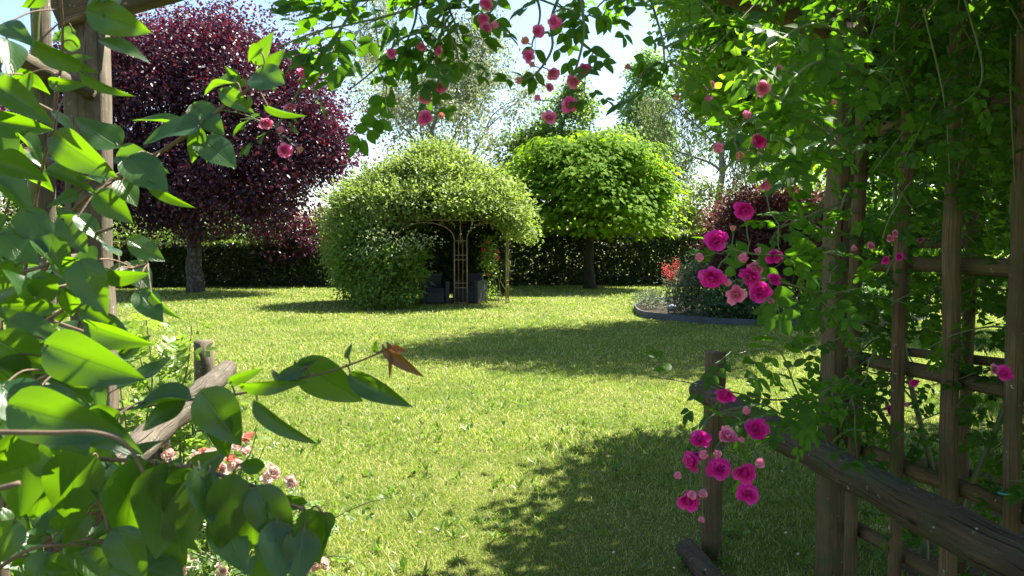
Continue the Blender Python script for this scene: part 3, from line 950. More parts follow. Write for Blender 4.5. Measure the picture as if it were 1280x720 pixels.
# ---- bed plants
def mound(name, label, base, lobes, nc, per, spread, size, mat, tpl=NARROW, stems=12, group=None):
    t = thing(name, label, 'plant', base, group)
    mb = MB()
    ends, _ = lobe_points(lobes, stems, .6, 0)
    for e in ends:
        tube(mb, limb(np.asarray(base) + [rng.normal(0, .04), rng.normal(0, .04), .03], e, .1, .1, 6), np.linspace(.008, .003, 6), 4, cap=False).build('stem', M['stem'], t)
        mb = MB()
    mb = MB()
    c, o = lobe_points(lobes, nc, .2, -.6)
    clumped(mb, tpl, c, o, per, spread, size, 1.0, .3, .5, .9, -.25)
    mb.build('foliage', mat, t)
    return t
Y = 17.2
b = gnd(862, 399)
k = b[1] / FPX
t = mound('lavender', 'grey green feathery clump at the left end of the flower bed', b, [(X(862), b[1], Z(375), .55, .5, .5), (X(872), b[1], Z(350), .4, .4, .45)], 170, 18, .12, .09, M['lavender'], NARROW, 26)
b = gnd(842, 396)
k = b[1] / FPX
t = thing('valerian', 'coral red flower spikes leaning out of the left end of the bed', 'flower', b)
mb, mf, ml = MB(), MB(), MB()
for px, py in ((832, 338), (838, 347), (846, 333), (850, 352), (843, 343)):
    e = np.array([X(px), b[1] + rng.uniform(-.1, .1), Z(py)])
    p = limb(b + [rng.normal(0, .08), rng.normal(0, .08), .05], e, 0, .08, 7)
    mb, mf = MB(), MB()
    stm = tube(mb, p, np.linspace(.007, .004, 7), 4, cap=False).build('stem', M['stem'], t)
    n = 130
    q = e + rng.normal(0, 1, (n, 3)) * [.05, .05, .085]
    leaves(mf, DIAMOND, q, rnd_dirs(n), rnd_dirs(n), .035)
    mf.build('blossom', M['coral'], stm)
    q = p[rng.integers(1, 6, 14)]
    leaves(ml, NARROW, q, nz(rnd_dirs(14) + [0, 0, .3]), rnd_dirs(14) + [0, 0, 1], .12)
ml.build('foliage', M['lavender'], t)
b = gnd(915, 403)
k = b[1] / FPX
mound('leafy_perennial', 'leafy deep green perennial clump in front of the purple bush', b, [(X(900), b[1], Z(385), .45, .4, .32), (X(935), b[1] + .1, Z(388), .45, .4, .3), (X(915), b[1], Z(372), .35, .3, .25)], 150, 14, .12, .13, M['bed_green'], NARROW, 24)
b = gnd(1005, 403)
k = b[1] / FPX
mound('lavender', 'pale grey green tuft spilling over the left corner of the bed edging', gnd(815, 390), [(*gnd(815, 390)[:2], .22, .42, .35, .2), (*gnd(808, 386)[:2], .18, .35, .4, .16)], 60, 14, .1, .08, M['lavender'], NARROW, 14)
bb = gnd(1075, 398)
mound('leafy_perennial', 'dark green perennial clump in the bed seen between the trellis posts', bb, [(bb[0], bb[1], .35, .6, .5, .3), (bb[0] + .5, bb[1] + .3, .3, .5, .5, .28), (bb[0] - .4, bb[1] + .5, .35, .6, .5, .3)], 170, 14, .12, .12, M['bed_green'], NARROW, 20)
mound('leafy_perennial', 'low green perennial clump beside the trellis end of the flower bed', b, [(X(985), b[1], Z(395), .4, .35, .2), (X(1025), b[1] + .1, Z(392), .4, .35, .24)], 90, 14, .11, .11, M['bed_green'], NARROW, 18)
# rounded blue-grey stone
p = gnd(840, 393)
mb = MB()
for i in range(1):
    n1, n2 = 14, 18
    V, F = [(0, 0, 1)], []
    th = np.linspace(0, math.pi, n1)
    V = [(math.sin(a) * math.cos(c2), math.sin(a) * math.sin(c2), math.cos(a)) for a in th for c2 in np.linspace(0, 2 * math.pi, n2, endpoint=False)]
    V = np.array(V)
    V = V * (1 + .16 * (vnoise(V * 1.3 + 4) - .5))[:, None] * [.12, .10, .085] + [p[0], p[1], .145]
    F = [(i2 * n2 + j, (i2 + 1) * n2 + j, (i2 + 1) * n2 + (j + 1) % n2, i2 * n2 + (j + 1) % n2) for i2 in range(n1 - 1) for j in range(n2)]
    mb.faces(V, F)
tag(mb.build('garden_stone', M['stone']), 'small rounded blue grey stone at the left end of the bed', 'stone')

# ================================================================== HOUSE far behind the hedge
hb = far(388, 75)
kk = 75 / FPX
t = thing('house', 'distant pale house with a low roof seen between purple tree and gazebo', 'house', hb)
zr, ze = EYE + (305 - 261) * kk, EYE + (305 - 273) * kk
x0, x1 = hb[0] - 4.5, hb[0] + 3.2
y0, y1 = 75., 83.
mb = MB().faces([(x0, y0, 0), (x1, y0, 0), (x1, y1, 0), (x0, y1, 0), (x0, y0, ze), (x1, y0, ze), (x1, y1, ze), (x0, y1, ze)], [(0, 1, 5, 4), (1, 2, 6, 5), (2, 3, 7, 6), (3, 0, 4, 7)])
mb.build('wall', M['render'], t, smooth=False)
ym = (y0 + y1) / 2
mb = MB().faces([(x0 - .4, y0 - .5, ze - .1), (x1 + .4, y0 - .5, ze - .1), (x1 + .4, ym, zr), (x0 - .4, ym, zr), (x0 - .4, y1 + .5, ze - .1), (x1 + .4, y1 + .5, ze - .1),
                 (x0 - .4, y0 - .5, ze + .05), (x1 + .4, y0 - .5, ze + .05), (x1 + .4, ym, zr + .18), (x0 - .4, ym, zr + .18), (x0 - .4, y1 + .5, ze + .05), (x1 + .4, y1 + .5, ze + .05)],
                [(1, 0, 3, 2), (2, 3, 4, 5), (6, 7, 8, 9), (9, 8, 11, 10), (0, 1, 7, 6), (5, 4, 10, 11), (0, 6, 9, 3), (3, 9, 10, 4), (1, 2, 8, 7), (2, 5, 11, 8)])
rf = mb.build('roof', M['roof'], t, smooth=False)
mb = MB()
cx = x1 - .6
tube(mb, [(cx, ym - .6, zr - .4), (cx, ym - .6, zr + .75)], .28, SQ)
mb.build('chimney', M['render'], rf, smooth=False)

# ================================================================== GAZEBO
gc_px, g_front = 545, gnd(576, 384.5)
GR = 1.8
gk = g_front[1] / FPX
gc = np.array([g_front[0] - GR * math.cos(R(-70)), g_front[1] - GR * math.sin(R(-70)), 0])
gaz = thing('gazebo', 'round iron garden gazebo with arched openings overgrown by a pale climber', 'gazebo', gc)
ang = [R(-10 - 60 * i) for i in range(6)]
ZS, ZR_, ZA = 1.72, 2.2, 2.9
def gp(a, r=GR, z=0.0, tan=0.0):
    return gc + np.array([math.cos(a) * r - math.sin(a) * tan, math.sin(a) * r + math.cos(a) * tan, z])
for i, a in enumerate(ang):
    mb = MB()
    hw = .165
    for s in (-hw, hw):
        tube(mb, [gp(a, z=0, tan=s), gp(a, z=ZS, tan=s)], .016, 6)
    for s in (-hw / 3, hw / 3):
        tube(mb, [gp(a, z=.12, tan=s), gp(a, z=ZS - .04, tan=s), gp(a, z=ZS + .1, tan=s * .7)], [.008, .008, .003], 5)
    tube(mb, [gp(a, z=ZS - .1), gp(a, z=ZR_)], .012, 6)
    for z in (.12, .5, .62, 1.2, 1.32, ZS - .04):
        tube(mb, [gp(a, z=z, tan=-hw), gp(a, z=z, tan=hw)], .010, 5)
    mb.build('pillar', M['iron'], gaz)
    # arch to the next pillar
    a2 = ang[(i + 1) % 6]
    p0, p1 = gp(a, z=ZS, tan=-hw), gp(a2, z=ZS, tan=hw)
    s = np.linspace(0, math.pi, 19)
    pts = np.array([(p0 + p1) / 2 + (p0 - p1) / 2 * math.cos(q) + np.array([0, 0, .42 * math.sin(q)]) for q in s])
    mb = MB()
    tube(mb, pts, .014, 6)
    mb.build('arch', M['iron'], gaz)
    mb = MB()
    q = np.linspace(0, 1, 10)[:, None]
    rib = gp(a, z=ZR_) * (1 - q) + (gc + [0, 0, ZA]) * q
    rib[:, 2] = ZR_ + (ZA - ZR_) * np.sin(q[:, 0] * math.pi / 2)
    tube(mb, rib, .014, 6)
    mb.build('roof_rib', M['iron'], gaz)
mb = MB()
tube(mb, np.array([gp(a, z=ZR_) for a in ang] + [gp(ang[0], z=ZR_)]), .014, 6, cap=False)
mb.build('roof_ring', M['iron'], gaz)

# climber over the gazebo
k = gc[1] / FPX
def gl(px, py, rx, ry, dy, rd=None):
    return (X(px), gc[1] + dy, Z(py), rx * k, (rd or rx) * k, ry * k)
vl = [gl(540, 235, 72, 40, 0), gl(545, 262, 112, 34, 0), gl(585, 245, 62, 26, -.3), gl(540, 212, 36, 24, 0), gl(465, 274, 46, 38, -.6), gl(618, 268, 40, 32, -.5), gl(505, 236, 42, 26, -.5), gl(575, 236, 46, 24, -.6), gl(545, 262, 90, 22, -1.5, 30), gl(541, 206, 34, 22, 0), gl(645, 282, 18, 26, 0), gl(440, 290, 24, 42, -.2), gl(432, 315, 14, 30, .2), gl(640, 292, 22, 22, -.6), gl(475, 262, 56, 40, .3), gl(436, 335, 16, 42, .4), gl(455, 350, 22, 30, .9), gl(442, 312, 26, 40, -.5), gl(468, 302, 36, 26, -1.2), gl(495, 292, 24, 16, -1.5), gl(430, 335, 14, 34, -.2)]
t = thing('climbing_vine', 'pale yellow green climber covering the gazebo roof like a dome', 'climber', gc + np.array([-1.6, 0, 0]))
mb = MB()
for a in ang:
    for q in range(2):
        p = [gp(a, z=.0, tan=rng.uniform(-.1, .1)), gp(a, z=.9, tan=rng.uniform(-.15, .15)), gp(a, z=1.8, tan=rng.uniform(-.1, .1)), gp(a, r=1.5, z=2.5), gp(a, r=.7, z=3.0)]
        if a in (ang[2], ang[3], ang[4]):
            tube(MB(), curve(p, 16), .014, 5, cap=False).build("stem", M["bark"], t)
mb = MB()
c, o_ = lobe_points(vl, 1150, .80, -.45)
keep = ~((c[:, 2] < Z(268) + (np.abs(c[:, 0] - X(570)) / 1.3) ** 2 * -.3) & (c[:, 0] > X(505)) & (c[:, 0] < X(632)) & (c[:, 1] < gc[1] + .2)) & ~((c[:, 2] < Z(285)) & (np.hypot(c[:, 0] - gc[0], c[:, 1] - gc[1]) < 1.75))
c, o_ = c[keep], o_[keep]
clumped(mb, NARROW, c, o_, 62, .17, .10, .7, .5, .5, .8, .15, 1.7)
mb.build('foliage', M['vine'], t)
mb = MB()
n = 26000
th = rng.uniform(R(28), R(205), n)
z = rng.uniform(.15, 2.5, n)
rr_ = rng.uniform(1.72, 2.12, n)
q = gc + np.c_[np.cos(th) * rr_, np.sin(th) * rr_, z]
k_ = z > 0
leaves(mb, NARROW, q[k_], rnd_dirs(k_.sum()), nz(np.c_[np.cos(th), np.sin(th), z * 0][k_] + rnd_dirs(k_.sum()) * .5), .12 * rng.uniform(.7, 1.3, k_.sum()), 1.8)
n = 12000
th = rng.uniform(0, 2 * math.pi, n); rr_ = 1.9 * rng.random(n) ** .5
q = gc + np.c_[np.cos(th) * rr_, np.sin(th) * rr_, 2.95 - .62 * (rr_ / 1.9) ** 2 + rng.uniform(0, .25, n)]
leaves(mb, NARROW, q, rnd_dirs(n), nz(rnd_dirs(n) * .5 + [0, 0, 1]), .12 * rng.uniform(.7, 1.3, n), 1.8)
mb.build('shade_foliage', M['hedge'], t)  # dark leaves added as lining: the gazebo's inner shade put in colour
k = gc[1] / FPX
mb = MB()
c, o_ = lobe_points(vl, 330, .98, -.1)
kp = ~((c[:, 2] < Z(272)) & (c[:, 0] > X(505)) & (c[:, 0] < X(632)))
c, o_ = c[kp], o_[kp]
n = len(c) * 26
u = np.tile(np.linspace(0, 1, 26), len(c))
sh = nz(o_ + rnd_dirs(len(c)) * .6 + [0, 0, .35])
cc = np.repeat(c, 26, 0) + np.repeat(sh, 26, 0) * (u * np.repeat(rng.uniform(.25, .75, len(c)), 26))[:, None] - np.c_[np.zeros((n, 2)), u ** 2 * .3] + rng.normal(0, .02, (n, 3))
leaves(mb, NARROW, cc, nz(np.repeat(sh, 26, 0) + rnd_dirs(n) * .8), rnd_dirs(n) + [0, 0, 1], .075 * rng.uniform(.7, 1.2, n), 1.4)
mb.build('shoots', M['vine'], t)

# dark green shrub growing against the left of the gazebo
b = gnd(486, 386)
k = b[1] / FPX
sl = [(X(476), b[1] + .2, Z(345), .95, .75, .8), (X(456), b[1] + .5, Z(320), .8, .8, .7), (X(510), b[1] + .3, Z(325), .45, .5, .55), (X(443), b[1] + .8, Z(305), .65, .7, .7), (X(440), b[1] + .6, Z(350), .45, .6, .6), (X(480), b[1], Z(368), .75, .6, .4)]
t = thing('gazebo_shrub', 'dark green shrub with pale variegated sprays against the left side of the gazebo', 'shrub', b)
trunk_mesh(b + [0, .3, 0], .8, .05, sl, 10, M['bark'], t)
mb = MB()
c, o_ = lobe_points(sl, 800, .6, -.85)
clumped(mb, NARROW, c, o_, 24, .11, .10, .9, width=1.5)
mb.build('foliage', M['vine_dark'], t)
mb = MB()
for px, py in ((475, 290), (470, 300), (490, 295), (505, 300), (530, 303), (545, 300), (515, 310), (480, 312), (460, 315), (525, 296), (500, 318)):
    e = np.array([X(px), b[1] - .55, Z(py)])
    n = 36
    q = e + rng.normal(0, 1, (n, 3)) * [.16, .12, .09]
    leaves(mb, NARROW, q, rnd_dirs(n) + [0, 0, .2], rnd_dirs(n) + [0, 0, .8], .07 * rng.uniform(.7, 1.3, n), 1.3)
mb.build('pale_sprays', M['vine_pale'], t)

# small rose on the right-hand pillars
b = gp(ang[0], z=0) + np.array([-.2, .35, 0])
t = thing('rose_bush', 'slender red flowered rose growing up inside the right side of the gazebo', 'rose', b)
k = b[1] / FPX
mb = MB()
rl = [(X(611), b[1], Z(325), .22, .25, .7), (X(610), b[1], Z(365), .14, .2, .4)]
for q in range(5):
    tube(mb, limb(b + [rng.normal(0, .1), rng.normal(0, .1), 0], [X(rng.uniform(604, 622)), b[1] + rng.normal(0, .1), Z(rng.uniform(295, 325))], 0, .1, 7), np.linspace(.01, .004, 7), 4, cap=False).build('stem', M['stem'], t)
    mb = MB()
mb = MB()
c, o_ = lobe_points(rl, 60, .2, -.8)
clumped(mb, DIAMOND, c, o_, 14, .08, .07, 1)
mb.build('foliage', M['sapling'], t)
def simple_bloom(mb, p, r, n=14, mat=0):
    leaves(mb, DIAMOND, p + rng.normal(0, r * .25, (n, 3)), rnd_dirs(n), rnd_dirs(n), r, 1.6, mat)
for px, py in ((609, 302), (622, 322), (622, 315), (611, 343), (605, 312)):
    mb = MB()
    simple_bloom(mb, np.array([X(px), b[1] - .3, Z(py)]), .06)
    mb.build('bloom', M['coral'], t)

# dark rattan armchairs inside
def box(mb, lo, hi, mat=0, bev=.02):
    lo, hi = np.array(lo, float), np.array(hi, float)
    c, h = (lo + hi) / 2, (hi - lo) / 2
    V, F = [], []
    tube(mb, [c - [0, 0, h[2]], c - [0, 0, h[2] - bev], c + [0, 0, h[2] - bev], c + [0, 0, h[2]]], [1, 1, 1, 1], [(x * 1.0, y * 1.0) for x, y in [(-h[0], -h[1] + bev), (-h[0] + bev, -h[1]), (h[0] - bev, -h[1]), (h[0], -h[1] + bev), (h[0], h[1] - bev), (h[0] - bev, h[1]), (-h[0] + bev, h[1]), (-h[0], h[1] - bev)]], mat=mat, roll=math.pi / 2 * 0)
def armchair(label, cx, cy, rot):
    t = thing('rattan_armchair', label, 'armchair', (cx, cy, 0), 'rattan armchairs under the gazebo')
    c, s = math.cos(rot), math.sin(rot)
    def part(name, boxes, m):
        mb = MB()
        for lo, hi in boxes:
            box(mb, lo, hi)
        for i in range(len(mb.v)):
            v = mb.v[i]
            mb.v[i] = np.c_[v[:, 0] * c - v[:, 1] * s + cx, v[:, 0] * s + v[:, 1] * c + cy, v[:, 2]]
        return mb.build(name, m, t, smooth=False)
    part('armrest', [((-.37, -.36, .05), (-.25, .36, .62))], M['rattan'])
    part('armrest', [((.25, -.36, .05), (.37, .36, .62))], M['rattan'])
    part('backrest', [((-.247, .24, .05), (.247, .36, .80))], M['rattan'])
    part('seat', [((-.247, -.35, .05), (.247, .237, .32))], M['rattan'])
    part('cushion', [((-.24, -.35, .323), (.24, .23, .44))], M['cushion'])
    for sx in (-.33, .33):
        for sy in (-.32, .32):
            part('leg', [((sx - .025, sy - .025, 0), (sx + .025, sy + .025, .048))], M['iron'])
p = gnd(541, 381)
armchair('dark rattan armchair on the left of the front gazebo pillar', p[0], p[1] + .35, R(12))
p = gnd(587, 380)
armchair('dark rattan armchair on the right of the front gazebo pillar', p[0], p[1] + .35, R(-20))

# ================================================================== TIMBER: pergola, log fences, posts
def pole(p0, p1, r, n=8, rough=.12, prof=9, taper=1.0, sag=0.0, seed=None, wob=.009):
    mb = MB()
    pts = limb(p0, p1, sag, wob, n)
    tube(mb, pts, np.linspace(r, r * taper, n), prof, rough, seed=rng.uniform(0, 20) if seed is None else seed)
    return mb
def beam(p0, p1, w, d=None, roll=0.0, n=8):
    mb = MB()
    pts = limb(p0, p1, 0, .006, n)
    tube(mb, pts, w / 2, SQ, .035, ratio=(d or w) / w, seed=rng.uniform(0, 20), roll=roll)
    return mb

LP = at(117, 305, 2.55); LP[2] = 0                     # main left post
RPO = at(1049, 305, 3.35); RPO[2] = 0                  # main right post
APEX = np.array([0.0, 2.95, 2.86])
perg = thing('rose_pergola', 'weathered rustic timber pergola with trellis sides and a gabled roof', 'pergola', (0, 2.95, 0))
lt, rtp = at(117, 22, 2.55), at(1058, 48, 3.35)
beam(LP, [LP[0] - .005, LP[1], lt[2] + .05], .115, .10, R(8), 10).build('post', M['timber'], perg)
beam(RPO, [RPO[0] + .02, RPO[1], rtp[2] + .05], .115, .11, R(10), 10).build('post', M['timber_dark'], perg)
beam([LP[0] - .07, LP[1] - .05, lt[2] + .0], APEX + [0, -.06, 0], .085, .11, 0, 10).build('rafter', M['timber'], perg)
beam([RPO[0] + .25, RPO[1] + .06, rtp[2] - .04], APEX + [0, .06, 0], .085, .12, 0, 10).build('rafter', M['timber_dark'], perg)
beam(APEX + [0, .35, -.02], [0, .2, APEX[2] - .03], .07, .10).build('ridge_beam', M['timber_dark'], perg)
# left trellis panel, running towards the camera
lz = lambda py, Y: at(0, py, Y)[2]
for px, Y, r in ((57, 2.35, .027), (-14, 2.1, .026), (-95, 1.85, .026)):
    b_ = at(px, 305, Y)
    pole([b_[0], b_[1], 0], [b_[0] + .005, b_[1], 2.5], r, 9, .1, 8).build('slat', M['timber'], perg)
q0, q1 = at(112, 116, 2.5), at(-100, 10, 1.85)
pole(q0, q1, .024, 8, .12).build('rail', M['timber'], perg)
q0, q1 = at(100, 222, 2.52), at(-100, 152, 1.85)
pole(q0, q1, .027, 8, .12).build('rail', M['timber'], perg)
q0, q1 = at(110, 325, 2.52), at(-100, 345, 1.85)
pole(q0, q1, .024, 8, .12).build('rail', M['timber'], perg)
q0, q1 = at(110, 565, 2.52), at(-100, 690, 1.85)
pole(q0, q1, .027, 8, .12).build('rail', M['timber'], perg)
# right trellis panel
dirn = nz(np.array([.19, -.98, 0]))
def rp(tt, z):
    return np.array([RPO[0], RPO[1], 0]) + dirn * tt + np.array([0, 0, z])
for tt, r in ((.13, .027), (.40, .025), (.67, .030), (.93, .026), (1.22, .028), (1.5, .028)):
    pole(rp(tt, 0), rp(tt, 2.55) + [rng.normal(0, .01), 0, 0], r, 9, .1, 8).build('slat', M['timber_dark'], perg)
offs = np.array([.055, .012, 0])
for z in (.42, .76, 1.13, 1.52, 2.05, 2.42):
    pole(rp(.0, z) + offs, rp(1.7, z + .01) + offs, .029, 8, .12).build('rail', M['timber_dark'], perg)
# twine tied to a slat
p = rp(.93, 0)
mb = MB()
zz = at(1268, 617, p[1])[2]
tube(mb, [p + [.035 * math.cos(a), .035 * math.sin(a), zz + .004 * math.sin(2 * a)] for a in np.linspace(0, 2 * math.pi, 16)], .0035, 6, cap=False)
mb.build('twine_tie', M['twine'], perg)

# second trellis panel further back on the right
bp = thing('trellis_panel', 'dark rustic trellis panel standing behind the right side of the pergola', 'trellis', (1.95, 3.9, 0))
def rp2(tt, z):
    return np.array([1.98, 4.05, 0]) + nz(np.array([.55, -.83, 0])) * tt + np.array([0, 0, z])
for tt in (.0, .32, .64, .95, 1.25):
    pole(rp2(tt, 0), rp2(tt, 2.2), .027, 8, .1, 8).build('slat', M['timber_dark'], bp)
for z in (.5, 1.05, 1.6, 2.1):
    pole(rp2(-.05, z) + [.05, 0, 0], rp2(1.35, z) + [.05, 0, 0], .024, 7, .1, 8).build('rail', M['timber_dark'], bp)

# log fence, right
fp = gnd(889, 697)
ft = at(890, 440, fp[1])
lf = thing('log_fence', 'rustic handrail of one thick dark log on a short post at right', 'fence', fp)
pole(fp, [fp[0] + .005, fp[1], ft[2]], .053, 10, .08, 12).build('post', M['timber_dark'], lf)
e0, e1 = at(868, 484, fp[1] + .02) + [.0, -.10, .0], at(1262, 700, 1.72)
e1 = e1 + (e1 - e0) * .25
pole(e0, e1, .054, 34, .13, 18, 1.0, wob=.004).build('log_rail', M['log'], lf)
q = gnd(868, 708)
pole([q[0] - .02, q[1] + .08, .06], gnd(905, 745) + [0, -.25, .03], .055, 6, .1, 12).build('foot_log', M['log'], lf)
# log fence, left
fp2 = gnd(255, 640)
fp2 = at(255, 455, 4.3); fp2[2] = 0
ft2 = at(255, 426, 4.3)
lf2 = thing('log_fence', 'rustic handrail of one pale sunlit log on a short post at left', 'fence', fp2)
pole(fp2, [fp2[0], fp2[1], ft2[2]], .052, 9, .08, 12).build('post', M['timber'], lf2)
e0, e1 = at(284, 462, 4.25), at(150, 580, 2.5)
e1 = e1 + (e1 - e0) * .3
pole(e0, e1, .052, 28, .15, 18, wob=.005).build('log_rail', M['log_grey'], lf2)
pole(at(190, 600, 3.6) * [1, 1, 0], at(190, 560, 3.6), .05, 6, .1, 12).build('post', M['log_grey'], lf2)

# ================================================================== ROSES
def petal_shape(cup, w=.55):
    V, UV = [], []
    for i in range(5):
        t_ = i / 4
        ww = w * (math.sin(math.pi * (.12 + .70 * t_)) ** .8)
        for s in (-1, -.5, 0, .5, 1):
            V.append((s * ww, t_, cup * (s * s) * .35 + .30 * cup * t_ * t_ - .10 * t_ ** 3 + .03 * math.sin(5 * s + 4 * t_)))
            UV.append((s, t_))
    F = [(i * 5 + j, i * 5 + j + 1, (i + 1) * 5 + j + 1, (i + 1) * 5 + j) for i in range(4) for j in range(4)]
    return np.array(V), F, np.array(UV)
PET = [petal_shape(.55), petal_shape(.9, .5), petal_shape(.3, .6)]
def bloom_mesh(name, mat, n=42, openness=1.0, seed=0):
    """A full rosette of unit diameter facing +Z, with its green calyx."""
    r = np.random.default_rng(seed)
    mb = MB()
    for i in range(n):
        f = (i + .5) / n                                   # 0 heart .. 1 outside
        a = i * 2.39996 + r.uniform(-.3, .3)
        el = math.pi / 2 * (1 - f * .92 * openness) + r.uniform(-.14, .14)
        d = np.array([math.cos(a) * math.cos(el), math.sin(a) * math.cos(el), math.sin(el)])
        inw = np.array([-math.cos(a) * math.sin(el), -math.sin(a) * math.sin(el), math.cos(el)])
        base = np.array([math.cos(a), math.sin(a), 0]) * (.02 + .09 * f) + [0, 0, -.05 + .10 * (1 - f)]
        sz = (.20 + .26 * f ** .8) * r.uniform(.85, 1.12)
        leaves(mb, PET[int(r.integers(0, 3))], [base], [d], [inw + r.normal(0, .12, 3)], [sz])
    for i in range(5):
        a = i * 2 * math.pi / 5
        leaves(mb, NARROW, [(0, 0, -.08)], [(math.cos(a), math.sin(a), -.15)], [(0, 0, -1)], [.34], 1.0, 1)
    tube(mb, [(0, 0, -.22), (0, 0, -.14), (0, 0, -.05)], [.03, .085, .06], 8, mat=1)
    if seed >= 40:
        a = r.uniform(0, 6.28, 26); el = r.uniform(.7, 1.5, 26)
        leaves(mb, NARROW, np.zeros((26, 3)) + [0, 0, .02], np.c_[np.cos(a) * np.cos(el), np.sin(a) * np.cos(el), np.sin(el)], r.normal(size=(26, 3)), .17, .5, 2)
    o = mb.build(name, [mat, M['calyx'], M['stamen']])
    me = o.data
    bpy.data.objects.remove(o)
    return me
def bud_mesh(name, mat, seed=0):
    r = np.random.default_rng(seed)
    mb = MB()
    for i in range(8):
        a = i * 2.4
        d = np.array([math.cos(a) * .32, math.sin(a) * .32, 1.0])
        inw = np.array([-math.cos(a), -math.sin(a), .3])
        leaves(mb, PET[1], [np.array([math.cos(a), math.sin(a), 0]) * .20 * (.4 + i / 13)], [d * [1, 1, 1] - np.array([math.cos(a), math.sin(a), 0]) * (.32 + .18)], [inw], [.78], 1.0)
    tube(mb, [(0, 0, -.35), (0, 0, -.2), (0, 0, .0), (0, 0, .2), (0, 0, .5), (0, 0, .68)], [.05, .17, .21, .30, .27, .06], 9, mat=0)
    for i in range(5):
        a = i * 2 * math.pi / 5
        leaves(mb, NARROW, [np.array([math.cos(a), math.sin(a), 0]) * .2], [(math.cos(a) * .35, math.sin(a) * .35, .9)], [(math.cos(a), math.sin(a), 0)], [.55], 1.2, 1)
    tube(mb, [(0, 0, -.36), (0, 0, -.2), (0, 0, -.04)], [.06, .19, .23], 9, mat=1)
    o = mb.build(name, [mat, M['calyx']])
    me = o.data
    bpy.data.objects.remove(o)
    return me
BLOOMS = {'pink': [bloom_mesh('bloom', M['pink'], 44, 1.0, i) for i in range(3)] + [bloom_mesh('bloom', M['pink'], 30, .75, 9)],
          'mid': [bloom_mesh('bloom', M['backlit_pink'], 36, 1.0, 60 + i) for i in range(3)],
          'pale': [bloom_mesh('bloom', M['pale_pink'], 32, .95, 20 + i) for i in range(3)],
          'cream': [bloom_mesh('bloom', M['cream'], 22, 1.0, 40 + i) for i in range(2)],
          'salmon': [bloom_mesh('bloom', M['salmon'], 20, .8, 50 + i) for i in range(2)]}
BUDS = {'pink': bud_mesh('bud', M['pink'], 1), 'pale': bud_mesh('bud', M['pale_pink'], 2), 'salmon': bud_mesh('bud', M['salmon'], 3)}
def put_flower(parent, me, pos, axis, size, name, spin=None):
    o = bpy.data.objects.new(name, me)
    COL.objects.link(o)
    q = Vector(axis).normalized().to_track_quat('Z', 'Y')
    o.parent = parent
    o.matrix_parent_inverse = world_matrix(parent).inverted()
    o.location = tuple(float(c) for c in pos)
    o.rotation_mode = 'QUATERNION'
    from mathutils import Quaternion
    o.rotation_quaternion = q @ Quaternion((0, 0, 1), float(rng.uniform(0, 6.28)))
    o.scale = (float(size) * (.84 if name == 'bloom' else 1),) * 3
    return o

def leaf_along(mb, pts, spacing, size, spread=.9, start=.0, droop=.25, tpls=ROSE_LEAF, nrm=(0, -.25, 1), rows=None):
    """Compound leaves along a cane."""
    pts = np.asarray(pts)
    seg = np.linalg.norm(np.diff(pts, axis=0), axis=1)
    cum = np.concatenate([[0], np.cumsum(seg)])
    L = cum[-1]
    s = np.arange(start * L + spacing * rng.random(), L, spacing)
    for i, q in enumerate(s):
        j = min(len(seg) - 1, np.searchsorted(cum, q) - 1)
        j = max(j, 0)
        p = pts[j] + (pts[j + 1] - pts[j]) * (q - cum[j]) / max(seg[j], 1e-6)
        tg = nz(pts[j + 1] - pts[j])
        a = rng.normal(size=3)
        a = nz(a - tg * np.dot(a, tg))
        d = nz(tg * .5 + a * spread - np.array([0, 0, droop]))
        nn = np.array(nrm) + rng.normal(0, .45, 3)
        leaves(mb, tpls[int(rng.integers(0, len(tpls)))], [p], [d], [nn], [size * rng.uniform(.7, 1.2)])

